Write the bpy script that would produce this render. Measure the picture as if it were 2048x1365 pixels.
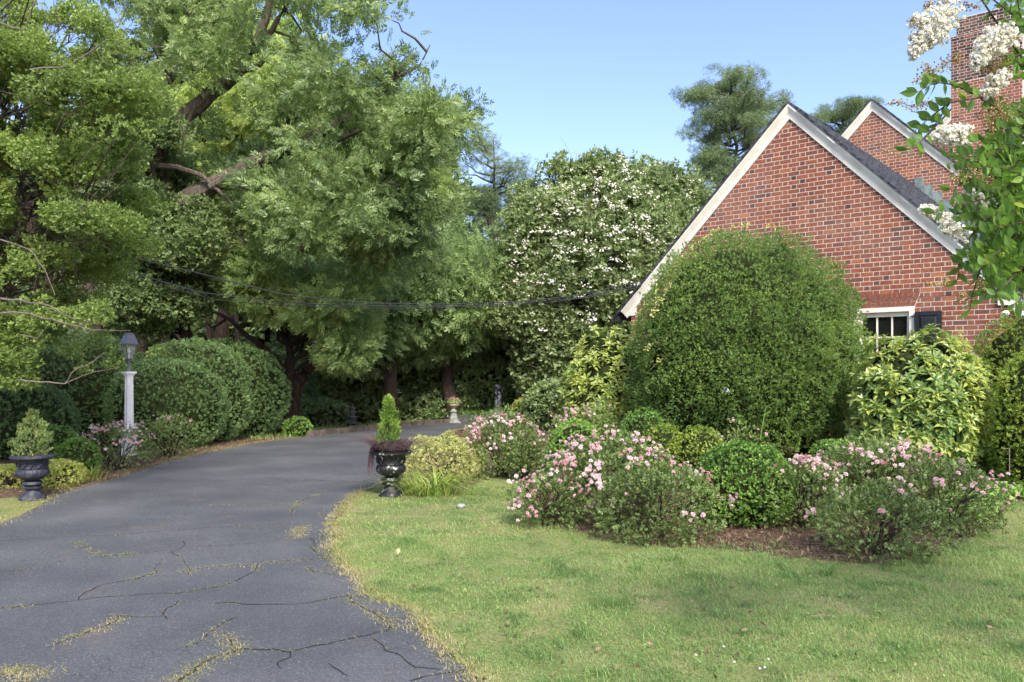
import bpy, math, random
import numpy as np
from mathutils import Vector

for o in list(bpy.data.objects): bpy.data.objects.remove(o)
S = bpy.context.scene
R_ = math.radians
# ---------------------------------------------------------------- camera
F, CX, HZ, CH = 1640.0, 1024.0, 745.0, 1.6      # focal length and horizon row (photo pixels), eye height
cam = bpy.data.cameras.new('camera'); camo = bpy.data.objects.new('camera', cam)
S.collection.objects.link(camo); S.camera = camo
camo.location = (0, 0, CH); camo.rotation_euler = (R_(90), 0, 0)
cam.sensor_width = 36; cam.lens = F / 2048 * 36
cam.shift_y = (HZ - 682.5) / 2048
cam.clip_end = 2000
# ---------------------------------------------------------------- light
SUN_EL, SUN_AZ = 44, 163      # azimuth clockwise from +Y (view direction): behind the camera, a little right
w = bpy.data.worlds.new('World'); S.world = w; w.use_nodes = True
nt = w.node_tree; bg = nt.nodes['Background']
sky = nt.nodes.new('ShaderNodeTexSky'); sky.sky_type = 'NISHITA'; sky.sun_disc = False
sky.sun_elevation = R_(SUN_EL); sky.sun_rotation = R_(SUN_AZ)
sky.air_density = 1.0; sky.dust_density = 2.0; sky.ozone_density = 3.0
hs_ = nt.nodes.new('ShaderNodeHueSaturation'); hs_.inputs['Hue'].default_value = .507; hs_.inputs['Saturation'].default_value = 1.05; hs_.inputs['Value'].default_value = .755
tn_ = nt.nodes.new('ShaderNodeMix'); tn_.data_type = 'RGBA'; tn_.blend_type = 'MULTIPLY'; tn_.inputs[0].default_value = 1; tn_.inputs[7].default_value = (1.05, .98, 1.0, 1)
nt.links.new(sky.outputs[0], hs_.inputs['Color']); nt.links.new(hs_.outputs[0], tn_.inputs[6]); nt.links.new(tn_.outputs[2], bg.inputs[0]); bg.inputs[1].default_value = 0.15
sl = bpy.data.lights.new('sun', 'SUN'); sl.energy = 2.05; sl.angle = R_(14); sl.color = (1, .94, .83)
so = bpy.data.objects.new('sun', sl); S.collection.objects.link(so)
so.rotation_euler = (R_(90 - SUN_EL), 0, R_(180 - SUN_AZ))
S.view_settings.view_transform = 'Standard'; S.view_settings.look = 'None'
S.view_settings.exposure = 1.64; S.view_settings.gamma = 1
S.render.engine = 'CYCLES'
S.cycles.max_bounces = 9; S.cycles.diffuse_bounces = 6; S.cycles.glossy_bounces = 2
S.cycles.transmission_bounces = 4; S.cycles.transparent_max_bounces = 6
S.cycles.use_denoising = True
S.cycles.use_adaptive_sampling = True; S.cycles.adaptive_threshold = 0.02

rng = np.random.default_rng(7); random.seed(7)
C = S.collection
# ---------------------------------------------------------------- helpers
def sst(a, b, x):
    t = np.clip((x - a) / (b - a), 0, 1); return t * t * (3 - 2 * t)
def G(x, y):                                   # ground height: the bed rises gently towards the house
    return 0.25 * sst(8.2, 11.5, y) * sst(1.2, 3.2, x)
def gd(py): return F * CH / (py - HZ)          # depth of a point on flat ground seen at row py
def P(px, py, d): return np.array([(px - CX) / F * d, d, CH - (py - HZ) / F * d])
def gp(px, py): d = gd(py); return np.array([(px - CX) / F * d, d])

def vnoise(p, scale, seed=0):
    q = np.asarray(p, float) * scale + seed * 17.13
    i = np.floor(q).astype(np.int64); f = q - i; f = f * f * (3 - 2 * f)
    out = 0
    for dx in (0, 1):
        for dy in (0, 1):
            for dz in (0, 1):
                h = ((i[:, 0] + dx) * 73856093) ^ ((i[:, 1] + dy) * 19349663) ^ ((i[:, 2] + dz) * 83492791) ^ (seed * 2654435)
                h = (h ^ (h >> 13)) * 1274126177; h = (h ^ (h >> 16)) & 0xffff
                wgt = (f[:, 0] if dx else 1 - f[:, 0]) * (f[:, 1] if dy else 1 - f[:, 1]) * (f[:, 2] if dz else 1 - f[:, 2])
                out = out + wgt * h / 65535.0
    return out * 2 - 1
def norm(v): return v / np.maximum(np.linalg.norm(v, axis=-1, keepdims=True), 1e-9)

def tag(o, label=None, cat=None, group=None, kind=None):
    if label: o['label'] = label
    if cat: o['category'] = cat
    if group: o['group'] = group
    if kind: o['kind'] = kind
    return o
def thing(name, loc, label, cat, group=None, rz=0):
    o = bpy.data.objects.new(name, None); C.objects.link(o)
    o.location = tuple(float(a) for a in loc); o.rotation_euler = (0, 0, rz); o.empty_display_size = .1
    return tag(o, label, cat, group)
def link(name, me, parent=None, world=True):
    o = bpy.data.objects.new(name, me); C.objects.link(o)
    if parent is not None:
        o.parent = parent
        if world:      # vertices are in world space: cancel the parent's transform
            from mathutils import Matrix
            o.matrix_parent_inverse = (Matrix.Translation(parent.location) @ parent.rotation_euler.to_matrix().to_4x4()).inverted()
    return o

class MB:
    """collects faces, builds one mesh; tint is a number kept per face"""
    def __init__(s): s.v = []; s.f = []; s.m = []; s.t = []
    def add(s, vs, fs, m=0, t=.5):
        b = len(s.v); s.v += [tuple(map(float, v)) for v in vs]
        for f in fs: s.f.append(tuple(b + i for i in f)); s.m.append(m); s.t.append(t)
    def box(s, c, d, m=0, rot=0, t=.5, taper=1.0):
        x, y, z = d[0] / 2, d[1] / 2, d[2] / 2; ca, sa = math.cos(rot), math.sin(rot)
        vs = []
        for k, zz in ((1, -z), (taper, z)):
            for a, b in ((-x, -y), (x, -y), (x, y), (-x, y)):
                a *= k; b *= k
                vs.append((c[0] + a * ca - b * sa, c[1] + a * sa + b * ca, c[2] + zz))
        s.add(vs, [(3, 2, 1, 0), (4, 5, 6, 7), (0, 1, 5, 4), (1, 2, 6, 5), (2, 3, 7, 6), (3, 0, 4, 7)], m, t)
    def prism(s, poly, fr, d0, d1, m=0, t=.5):
        """poly in (u,z) of frame fr, extruded along the frame normal from d0 to d1"""
        n = len(poly)
        vs = [fr(u, z, d1) for u, z in poly] + [fr(u, z, d0) for u, z in poly]
        fs = [tuple(range(n)), tuple(range(2 * n - 1, n - 1, -1))] + [(i, i + n, (i + 1) % n + n, (i + 1) % n) for i in range(n)]
        s.add(vs, fs, m, t)
    def tube(s, pts, rad, seg=7, m=0, t=.5, cap=True):
        pts = [np.array(p, float) for p in pts]; n = len(pts)
        if np.isscalar(rad): rad = [rad] * n
        vs = []; ref = np.array([.3, .2, 1.0])
        for i, p in enumerate(pts):
            d = pts[min(i + 1, n - 1)] - pts[max(i - 1, 0)]; d = d / (np.linalg.norm(d) + 1e-9)
            r = ref if abs(d @ ref / np.linalg.norm(ref)) < .95 else np.array([1.0, 0, 0])
            a = np.cross(d, r); a /= np.linalg.norm(a); b = np.cross(d, a)
            for k in range(seg):
                q = 2 * math.pi * k / seg
                vs.append(p + rad[i] * (a * math.cos(q) + b * math.sin(q)))
        fs = [(i * seg + k, i * seg + (k + 1) % seg, (i + 1) * seg + (k + 1) % seg, (i + 1) * seg + k) for i in range(n - 1) for k in range(seg)]
        if cap: fs += [tuple(range(seg)), tuple(range(n * seg - 1, (n - 1) * seg - 1, -1))]
        s.add(vs, fs, m, t)
    def lathe(s, prof, c=(0, 0, 0), seg=32, mod=None, m=0, t=.5):
        vs = []
        for r, z in prof:
            for k in range(seg):
                a = 2 * math.pi * k / seg; rr = r * (mod(a, z) if mod else 1)
                vs.append((c[0] + rr * math.cos(a), c[1] + rr * math.sin(a), c[2] + z))
        n = len(prof)
        fs = [(i * seg + k, i * seg + (k + 1) % seg, (i + 1) * seg + (k + 1) % seg, (i + 1) * seg + k) for i in range(n - 1) for k in range(seg)]
        fs += [tuple(range(seg - 1, -1, -1)), tuple(range((n - 1) * seg, n * seg))]
        s.add(vs, fs, m, t)
    def ell(s, c, r, m=0, seg=12, rings=8, t=.5, wob=0):
        vs = []; 
        for i in range(rings + 1):
            ph = math.pi * i / rings
            for k in range(seg):
                a = 2 * math.pi * k / seg; q = 1 + wob * random.uniform(-1, 1)
                vs.append((c[0] + r[0] * q * math.sin(ph) * math.cos(a), c[1] + r[1] * q * math.sin(ph) * math.sin(a), c[2] - r[2] * math.cos(ph)))
        fs = [(i * seg + k, i * seg + (k + 1) % seg, (i + 1) * seg + (k + 1) % seg, (i + 1) * seg + k) for i in range(rings) for k in range(seg)]
        s.add(vs, fs, m, t)
    def build(s, name, mats, parent=None, smooth=False, world=True):
        me = bpy.data.meshes.new(name); me.from_pydata(s.v, [], s.f)
        if not isinstance(mats, (list, tuple)): mats = [mats]
        for m in mats: me.materials.append(m)
        me.polygons.foreach_set('material_index', s.m)
        at = me.attributes.new('tint', 'FLOAT', 'FACE'); at.data.foreach_set('value', s.t)
        if smooth:
            me.polygons.foreach_set('use_smooth', [True] * len(s.f))
            me.update(); me.set_sharp_from_angle(angle=R_(40))
        me.update()
        return link(name, me, parent, world)

class LF:
    """leaf mesh: numpy quads with a tint per quad"""
    def __init__(s): s.q = []; s.t = []
    def add(s, quads, tint):
        s.q.append(np.asarray(quads, np.float32).reshape(-1, 4, 3)); s.t.append(np.asarray(tint, np.float32).reshape(-1))
    def build(s, name, mat, parent=None, extra=None):
        q = np.concatenate(s.q); t = np.concatenate(s.t); n = len(q)
        co = q.reshape(-1, 3); me = bpy.data.meshes.new(name)
        me.vertices.add(4 * n); me.vertices.foreach_set('co', co.ravel())
        me.loops.add(4 * n); me.loops.foreach_set('vertex_index', np.arange(4 * n, dtype=np.int32))
        me.polygons.add(n); me.polygons.foreach_set('loop_start', np.arange(0, 4 * n, 4, dtype=np.int32))
        me.materials.append(mat)
        at = me.attributes.new('tint', 'FLOAT', 'FACE'); at.data.foreach_set('value', np.clip(t, 0, 1))
        me.update(calc_edges=True)
        return link(name, me, parent)

# ---- leaf templates: (T,4,3), local z = sprig axis
def leafq(b, d, nrm, L, W, fold=.0):
    d = d / np.linalg.norm(d); sd = np.cross(nrm, d); sd /= np.linalg.norm(sd) + 1e-9
    m = b + d * L * .45
    up = nrm * fold * W
    return np.array([b, m + sd * W / 2 + up, b + d * L, m - sd * W / 2 + up])
def T_needle(n=8, ang=45, L=.5, W=.16, seed=1):
    r = np.random.default_rng(seed); out = []
    for i in range(n):
        a = r.uniform(0, 2 * math.pi); g = R_(ang * r.uniform(.5, 1.3)); z = r.uniform(.05, .7)
        d = np.array([math.cos(a) * math.sin(g), math.sin(a) * math.sin(g), math.cos(g)])
        nn = norm(np.cross(d, r.normal(size=3)))
        out.append(leafq(np.array([0, 0, z]), d, nn, L * r.uniform(.7, 1.2), W * r.uniform(.7, 1.3)))
    return np.array(out)
def T_pinnate(n=5, L=.36, W=.12, droop=.5, seed=2):
    r = np.random.default_rng(seed); out = []
    for i in range(n):
        s = (i + 1) / (n + .5); p = np.array([0, -droop * s * s * .6, s * (1 - .15 * droop * s)])
        for sg in (-1, 1):
            d = np.array([sg * .8, -.35 - .3 * r.random(), .55 + .2 * r.random()])
            nn = norm(np.array([0, 1, .35]) + r.normal(size=3) * .35)
            out.append(leafq(p, d, nn, L * r.uniform(.8, 1.15), W, .1))
    out.append(leafq(np.array([0, -droop * .5, .9]), np.array([0, -.6, .8]), norm(np.array([0, 1, .4])), L, W))
    return np.array(out)
def T_whorl(n=8, L=1.0, W=.34, ang=65, seed=3, jit=.25):
    """whorl of leaves, each two quads folded at the midrib"""
    r = np.random.default_rng(seed); out = []
    for i in range(n):
        a = 2 * math.pi * i * .618 ; g = R_(ang * (.35 + .75 * (i + 1) / n) * r.uniform(1 - jit, 1 + jit))
        d = np.array([math.cos(a) * math.sin(g), math.sin(a) * math.sin(g), math.cos(g)])
        t = np.array([-math.sin(a), math.cos(a), 0]); nn = np.cross(d, t); 
        l = L * r.uniform(.75, 1.1) * (.6 + .4 * (i + 1) / n); wd = W * l
        b = np.array([0, 0, .1 * (n - i) / n]); tip = b + d * l - np.array([0, 0, .18 * l]); mid = b + d * l * .5 
        out.append([b, mid + t * wd / 2 + nn * 0.05 * l, tip, mid]); out.append([b, mid, tip, mid - t * wd / 2 + nn * .05 * l])
    return np.array(out)
def frames(ax, up=None):
    ax = norm(ax); r = rng.normal(size=ax.shape) if up is None else up
    x = norm(np.cross(ax, r)); y = np.cross(ax, x)
    return np.stack([x, y, ax], axis=2)        # columns
def stamp(lf, T, pos, ax, size, tint, up=None, tj=.12):
    if len(pos) == 0: return
    M = frames(ax, up) * np.asarray(size, float).reshape(-1, 1, 1)
    q = np.einsum('mij,tkj->mtki', M, T) + pos[:, None, None, :]
    t = np.asarray(tint).reshape(-1, 1) + rng.normal(0, tj, (len(pos), len(T)))
    lf.add(q, t)
def blades(lf, pos, H, W, bend=.6, seg=2, tint=.5, lean=None, tj=.15, az=None):
    n = len(pos); az = rng.uniform(0, 2 * np.pi, n) if az is None else az
    d = np.stack([np.cos(az), np.sin(az), np.zeros(n)], 1); sd = np.stack([-np.sin(az), np.cos(az), np.zeros(n)], 1)
    ro = rng.uniform(0, np.pi, n)[:, None]; sd = sd * np.cos(ro * .4) + d * np.sin(ro * .4) * .5
    H = np.broadcast_to(H, n)[:, None]; W = np.broadcast_to(W, n)[:, None]; B = np.broadcast_to(bend, n)[:, None]
    t = np.broadcast_to(tint, n) + rng.normal(0, tj, n)
    prev = None
    for i in range(seg + 1):
        s = i / seg
        c = pos + d * H * B * s ** 1.7 + np.array([0, 0, 1.0]) * H * (s - B * .55 * s ** 2.4)
        wd = W * (1 - s) ** .7 * .5 + .0004
        a, b = c - sd * wd, c + sd * wd
        if prev is not None: lf.add(np.stack([prev[0], prev[1], b, a], 1), t)
        prev = (a, b)

# ---------------------------------------------------------------- materials
def new_mat(name):
    m = bpy.data.materials.new(name); m.use_nodes = True; n = m.node_tree.nodes; return m, n, m.node_tree.links, n['Principled BSDF']
def ramp(n, l, src, cols):
    r = n.new('ShaderNodeValToRGB'); e = r.color_ramp.elements
    while len(e) < len(cols): e.new(.5)
    for i, (p, c) in enumerate(cols): e[i].position = p; e[i].color = (*c, 1)
    l.new(src, r.inputs[0]); return r.outputs[0]
def leaf_mat(name, cols, rough=.5, trans=.35, spec=.35, tcol=1.4):
    cols = [((r + .07 * g) * 1.42, g * 1.40, (b + .08 * g) * 1.35) if g > r and g > b else (r, g, b) for r, g, b in cols]
    m, n, l, b = new_mat(name)
    a = n.new('ShaderNodeAttribute'); a.attribute_name = 'tint'
    c = ramp(n, l, a.outputs['Fac'], [(i / (len(cols) - 1), c) for i, c in enumerate(cols)])
    l.new(c, b.inputs['Base Color']); b.inputs['Roughness'].default_value = rough
    b.inputs['Specular IOR Level'].default_value = spec
    t = n.new('ShaderNodeBsdfTranslucent'); mx = n.new('ShaderNodeMixShader'); mx.inputs[0].default_value = trans
    g = n.new('ShaderNodeMix'); g.data_type = 'RGBA'; g.blend_type = 'MULTIPLY'; g.inputs[0].default_value = 1
    l.new(c, g.inputs[6]); g.inputs[7].default_value = (tcol, tcol * 1.03, tcol * .72, 1)
    l.new(g.outputs[2], t.inputs[0])
    l.new(b.outputs[0], mx.inputs[1]); l.new(t.outputs[0], mx.inputs[2])
    l.new(mx.outputs[0], n['Material Output'].inputs[0]); return m
def plain(name, col, rough=.6, spec=.5, metal=0, noise=0, nscale=20, bump=0, col2=None, bscale=None, nlo=.4, nhi=.6):
    m, n, l, b = new_mat(name)
    b.inputs['Base Color'].default_value = (*col, 1); b.inputs['Roughness'].default_value = rough
    b.inputs['Specular IOR Level'].default_value = spec; b.inputs['Metallic'].default_value = metal
    tc = n.new('ShaderNodeTexCoord')
    if col2 is not None:
        x = n.new('ShaderNodeTexNoise'); x.inputs['Scale'].default_value = nscale; x.inputs['Detail'].default_value = 6
        l.new(tc.outputs['Object'], x.inputs[0])
        l.new(ramp(n, l, x.outputs[0], [(nlo, col), (nhi, col2)]), b.inputs['Base Color'])
    if bump:
        x = n.new('ShaderNodeTexNoise'); x.inputs['Scale'].default_value = bscale or nscale * 3; x.inputs['Detail'].default_value = 5
        l.new(tc.outputs['Object'], x.inputs[0]); bp = n.new('ShaderNodeBump'); bp.inputs['Strength'].default_value = bump; bp.inputs['Distance'].default_value = .02
        l.new(x.outputs[0], bp.inputs['Height']); l.new(bp.outputs[0], b.inputs['Normal'])
    return m
def bark(name, c1, c2, sc=6):
    m, n, l, b = new_mat(name); tc = n.new('ShaderNodeTexCoord'); mp = n.new('ShaderNodeMapping')
    mp.inputs['Scale'].default_value = (1, 1, .25); l.new(tc.outputs['Object'], mp.inputs[0])
    x = n.new('ShaderNodeTexNoise'); x.inputs['Scale'].default_value = sc * 3; x.inputs['Detail'].default_value = 8; x.inputs['Roughness'].default_value = .7
    l.new(mp.outputs[0], x.inputs[0]); l.new(ramp(n, l, x.outputs[0], [(.35, c1), (.65, c2)]), b.inputs['Base Color'])
    b.inputs['Roughness'].default_value = .9; b.inputs['Specular IOR Level'].default_value = .15
    bp = n.new('ShaderNodeBump'); bp.inputs['Strength'].default_value = .8; bp.inputs['Distance'].default_value = .04
    l.new(x.outputs[0], bp.inputs['Height']); l.new(bp.outputs[0], b.inputs['Normal']); return m

M = {}
M['yew'] = leaf_mat('yew_leaf', [(.016, .045, .010), (.055, .115, .02), (.12, .215, .033), (.24, .36, .065)], .5, .25)
M['yew_dark'] = leaf_mat('yew_dark_leaf', [(.035, .075, .025), (.07, .135, .04), (.11, .20, .055), (.18, .29, .09)], .5, .22)
M['yew_gold'] = leaf_mat('yew_gold_leaf', [(.03, .06, .008), (.10, .17, .018), (.22, .31, .03), (.38, .45, .05)], .5, .3)
M['box'] = leaf_mat('box_leaf', [(.015, .045, .008), (.05, .13, .015), (.11, .23, .025), (.20, .36, .04)], .4, .25)
M['rose'] = leaf_mat('rose_leaf', [(.07, .05, .02), (.06, .11, .025), (.115, .185, .04), (.21, .29, .07)], .5, .3)
M['petal'] = leaf_mat('rose_petal', [(.66, .30, .34), (.76, .46, .54), (.82, .60, .66), (.87, .78, .78)], .6, .35, .2, 1.0)
M['white_petal'] = leaf_mat('white_petal', [(.60, .60, .50), (.74, .76, .74), (.80, .82, .82), (.84, .86, .87)], .6, .3, .2, 1.0)
M['aucuba'] = leaf_mat('aucuba_leaf', [(.03, .09, .025), (.09, .18, .04), (.25, .32, .055), (.48, .47, .10)], .32, .3, .5)
M['pecan'] = leaf_mat('pecan_leaf', [(.045, .08, .025), (.095, .16, .045), (.155, .235, .06), (.25, .34, .085)], .42, .4)
M['sunlit'] = leaf_mat('sunlit_leaf', [(.12, .18, .04), (.19, .27, .06), (.26, .35, .08), (.34, .43, .11)], .5, .45)  # sunlight on the trees behind is put into this lighter leaf colour
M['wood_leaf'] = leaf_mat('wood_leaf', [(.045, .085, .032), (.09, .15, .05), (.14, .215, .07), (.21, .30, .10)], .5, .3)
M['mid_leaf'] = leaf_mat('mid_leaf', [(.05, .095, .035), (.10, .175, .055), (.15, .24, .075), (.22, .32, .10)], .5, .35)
M['near_leaf'] = leaf_mat('near_leaf', [(.05, .085, .022), (.11, .175, .035), (.18, .27, .05), (.28, .38, .075)], .45, .4)
M['holly'] = leaf_mat('holly_leaf', [(.04, .07, .022), (.08, .13, .04), (.125, .19, .055), (.2, .28, .09)], .55, .25, .2)
M['crape'] = leaf_mat('crape_leaf', [(.05, .085, .03), (.095, .15, .05), (.15, .215, .075), (.22, .30, .11)], .45, .3)
M['crape_near'] = leaf_mat('crape_near_leaf', [(.03, .08, .01), (.06, .14, .018), (.12, .24, .03), (.30, .36, .06)], .35, .4, .5)
M['pine'] = leaf_mat('pine_needle', [(.035, .07, .03), (.07, .12, .045), (.115, .18, .065), (.18, .25, .10)], .6, .15)
M['thuja'] = leaf_mat('thuja_leaf', [(.03, .07, .01), (.09, .18, .02), (.18, .30, .03), (.36, .42, .07)], .5, .3)
M['thuja_pale'] = leaf_mat('thuja_pale_leaf', [(.06, .09, .025), (.12, .18, .05), (.2, .28, .08), (.3, .36, .12)], .5, .3)
M['abelia'] = leaf_mat('abelia_leaf', [(.07, .12, .03), (.17, .23, .06), (.36, .38, .13), (.70, .64, .36)], .45, .3)
M['euony'] = leaf_mat('golden_leaf', [(.08, .13, .02), (.18, .24, .04), (.31, .36, .07), (.50, .48, .16)], .45, .3)
M['lily'] = leaf_mat('lily_blade', [(.05, .11, .02), (.12, .22, .03), (.25, .32, .05), (.50, .42, .14)], .45, .3)
M['purple'] = leaf_mat('purple_grass_blade', [(.05, .03, .038), (.11, .065, .078), (.20, .13, .145), (.32, .24, .22)], .6, .2, .2, 1)
M['grass'] = leaf_mat('grass_blade', [(.05, .12, .025), (.11, .21, .045), (.19, .29, .075), (.36, .36, .15)], .5, .35)
M['straw'] = leaf_mat('straw_blade', [(.12, .18, .04), (.30, .30, .09), (.44, .38, .18), (.56, .47, .28)], .6, .3, .2, 1)
M['litter'] = leaf_mat('leaf_litter', [(.055, .036, .022), (.12, .078, .05), (.20, .13, .08), (.33, .24, .16)], .8, .1, .2, 1)
M['ivy'] = leaf_mat('ivy_leaf', [(.04, .09, .02), (.09, .19, .03), (.16, .30, .05), (.27, .40, .09)], .4, .3)
M['bud'] = leaf_mat('seed_bud', [(.13, .08, .03), (.28, .2, .08), (.40, .32, .14), (.5, .46, .22)], .6, .1, .2, 1)
M['bark'] = bark('grey_brown_bark', (.045, .035, .028), (.15, .125, .10))
M['bark_dark'] = bark('dark_bark', (.02, .014, .011), (.06, .042, .033))
M['bark_red'] = bark('red_bark', (.045, .03, .022), (.14, .10, .078))
M['bark_twig'] = bark('grey_twig_bark', (.09, .075, .06), (.19, .16, .13))
M['bark_pale'] = bark('pale_twig_bark', (.15, .12, .095), (.30, .26, .21))
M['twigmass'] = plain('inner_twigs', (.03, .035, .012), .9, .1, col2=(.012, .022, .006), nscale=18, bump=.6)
M['trim'] = plain('cream_paint', (.78, .755, .65), .5, .3, col2=(.68, .65, .55), nscale=3, bump=.05)
M['white'] = plain('white_paint', (.86, .86, .83), .4, .5, col2=(.78, .78, .74), nscale=7)
M['black_paint'] = plain('black_shutter_paint', (.012, .013, .016), .35, .5)
M['mortar'] = plain('mortar', (.66, .60, .50), .95, .1, col2=(.54, .48, .40), nscale=9, bump=.3)
M['slate'] = plain('slate', (.022, .024, .03), .65, .2, col2=(.075, .08, .092), nscale=14, bump=.3)
M['copper'] = plain('weathered_copper', (.20, .26, .25), .6, .3, col2=(.12, .15, .15), nscale=8)
M['dark_metal'] = plain('dark_metal', (.025, .027, .03), .45, .5)
M['bronze'] = plain('highlit_black_bronze', (.035, .04, .055), .4, .6, col2=(.20, .22, .25), nscale=9, bump=.2, nlo=.45, nhi=.62)  # pale patches in the colour stand in for bright highlights on the statue
M['hood'] = plain('grey_lantern_metal', (.12, .125, .14), .4, .5)
M['iron'] = plain('blue_black_cast_iron', (.022, .026, .038), .55, .4, col2=(.07, .075, .09), nscale=14, bump=.15, nlo=.5, nhi=.75)
M['iron_old'] = plain('flaking_black_paint', (.014, .015, .016), .42, .5, col2=(.45, .46, .42), nscale=15, bump=.2, nlo=.60, nhi=.66)
M['stone'] = plain('pale_garden_stone', (.30, .32, .29), .9, .2, col2=(.18, .20, .18), nscale=9, bump=.3)
M['terra'] = plain('buff_cast_stone', (.42, .34, .26), .9, .2, col2=(.30, .25, .20), nscale=9, bump=.3)
M['dark_stone'] = plain('dark_weathered_stone', (.05, .055, .05), .9, .2, col2=(.09, .095, .085), nscale=9, bump=.4)
M['kerb'] = plain('kerb_brick', (.16, .12, .10), .9, .2, col2=(.08, .065, .055), nscale=5, bump=.4)
M['soil'] = plain('potting_soil', (.05, .03, .02), .95, .1, col2=(.12, .07, .045), nscale=40, bump=.6)
M['cable'] = plain('black_cable', (.03, .032, .036), .4, .5)
M['crack'] = plain('crack_fill', (.034, .034, .036), .95, .1)
def clear(name):
    m, n, l, b = new_mat(name); b.inputs['Base Color'].default_value = (.5, .52, .48, 1); b.inputs['Roughness'].default_value = .15
    t = n.new('ShaderNodeBsdfTransparent'); mx = n.new('ShaderNodeMixShader'); mx.inputs[0].default_value = .3
    l.new(t.outputs[0], mx.inputs[1]); l.new(b.outputs[0], mx.inputs[2]); l.new(mx.outputs[0], n['Material Output'].inputs[0]); return m
def glass(name, col=(1, 1, 1), dark=False):
    m, n, l, b = new_mat(name)
    if dark:
        b.inputs['Base Color'].default_value = (.012, .013, .012, 1); b.inputs['Roughness'].default_value = .06; b.inputs['Specular IOR Level'].default_value = .6
    else:
        b.inputs['Base Color'].default_value = (*col, 1); b.inputs['Transmission Weight'].default_value = 1; b.inputs['Roughness'].default_value = .05; b.inputs['IOR'].default_value = 1.1
    return m
M['pane'] = glass('dark_window_glass', dark=True); M['lglass'] = clear('lantern_glass')
def brick_mat():
    m, n, l, b = new_mat('brick'); a = n.new('ShaderNodeAttribute'); a.attribute_name = 'tint'
    c = ramp(n, l, a.outputs['Fac'], [(0, (.05, .030, .03)), (.10, (.10, .05, .045)), (.2, (.17, .074, .058)), (.35, (.215, .078, .050)), (.8, (.285, .10, .056)), (1, (.40, .16, .07))])
    tc = n.new('ShaderNodeTexCoord'); x = n.new('ShaderNodeTexNoise'); x.inputs['Scale'].default_value = 25; x.inputs['Detail'].default_value = 8
    l.new(tc.outputs['Object'], x.inputs[0]); g = n.new('ShaderNodeMix'); g.data_type = 'RGBA'; g.blend_type = 'MULTIPLY'; g.inputs[0].default_value = .8
    l.new(c, g.inputs[6]); l.new(ramp(n, l, x.outputs[0], [(.3, (.65, .62, .62)), (.7, (1.2, 1.15, 1.1))]), g.inputs[7])
    x2 = n.new('ShaderNodeTexNoise'); x2.inputs['Scale'].default_value = 1.1; x2.inputs['Detail'].default_value = 7; l.new(tc.outputs['Object'], x2.inputs[0])
    g5 = n.new('ShaderNodeMix'); g5.data_type = 'RGBA'; l.new(ramp(n, l, x2.outputs[0], [(.45, (0, 0, 0)), (.8, (.3, .3, .3))]), g5.inputs[0]); l.new(g.outputs[2], g5.inputs[6]); g5.inputs[7].default_value = (.34, .24, .19, 1)
    l.new(g5.outputs[2], b.inputs['Base Color']); b.inputs['Roughness'].default_value = .9; b.inputs['Specular IOR Level'].default_value = .2
    bp = n.new('ShaderNodeBump'); bp.inputs['Strength'].default_value = .4; bp.inputs['Distance'].default_value = .01
    l.new(x.outputs[0], bp.inputs['Height']); l.new(bp.outputs[0], b.inputs['Normal']); return m
M['brick'] = brick_mat()

# ---------------------------------------------------------------- ground and road
ROAD_R = [(1010, 1420), (950, 1365), (905, 1325), (868, 1288), (822, 1232), (795, 1208), (748, 1192), (702, 1145), (672, 1112), (660, 1080), (665, 1042), (690, 1010), (722, 985), (775, 966), (812, 935), (862, 893), (905, 862), (950, 856), (1010, 852)]
ROAD_L = [(-900, 1420), (-500, 1230), (-150, 1095), (0, 1050), (60, 1020), (130, 985), (200, 965), (270, 946), (330, 926), (400, 909), (500, 889), (560, 880), (625, 872), (740, 860), (830, 852), (915, 845), (1015, 842)]
roadL = np.array([gp(*q) for q in ROAD_L]); roadR = np.array([gp(*q) for q in ROAD_R])
near = np.array([[-14, -6], [3.0, -6]]); far = np.array([[8.0, 25.5], [8.0, 29.5]])
def densify(pl, st=.12, wob=.03):
    out = []
    for a, b in zip(pl[:-1], pl[1:]):
        n = max(1, int(np.linalg.norm(b - a) / st))
        for i in range(n): out.append(a + (b - a) * i / n)
    out.append(pl[-1]); out = np.array(out)
    z = np.column_stack([out, np.zeros(len(out))])
    return out + wob * np.column_stack([vnoise(z, 3, 5), vnoise(z, 3, 6)]) + wob * .6 * np.column_stack([vnoise(z, 11, 7), vnoise(z, 11, 8)])
rL = densify(roadL); rR = densify(roadR, .08, .05)
road_poly = np.concatenate([[near[0]], rL, [far[1]], [far[0]], rR[::-1], [near[1]]])
def inside(poly, x, y):
    x = np.asarray(x); y = np.asarray(y); c = np.zeros(x.shape, bool); j = len(poly) - 1
    for i in range(len(poly)):
        xi, yi = poly[i]; xj, yj = poly[j]
        if yi != yj: c ^= ((yi > y) != (yj > y)) & (x < (xj - xi) * (y - yi) / (yj - yi) + xi)
        j = i
    return c
BED = np.array([gp(*q) for q in [(792, 972), (830, 984), (900, 986), (960, 966), (1010, 952), (1075, 950), (1055, 985), (1055, 1015), (1120, 1050), (1200, 1080), (1300, 1094), (1500, 1104), (1640, 1122), (1780, 1132), (1880, 1104), (1965, 1062), (2020, 1020)]] + [np.array(q) for q in [(9, 10.2), (14, 12), (14, 24), (-.5, 24.5)]])
bed_r = densify(BED, .2, .05)
lawnv = gp(0, 1000)
LAWN_L = np.array([gp(*q) for q in [(-700, 1300), (-150, 1097), (0, 1052), (60, 1022), (110, 1000), (100, 992), (0, 998), (-150, 1010), (-700, 1100)]])
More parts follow.
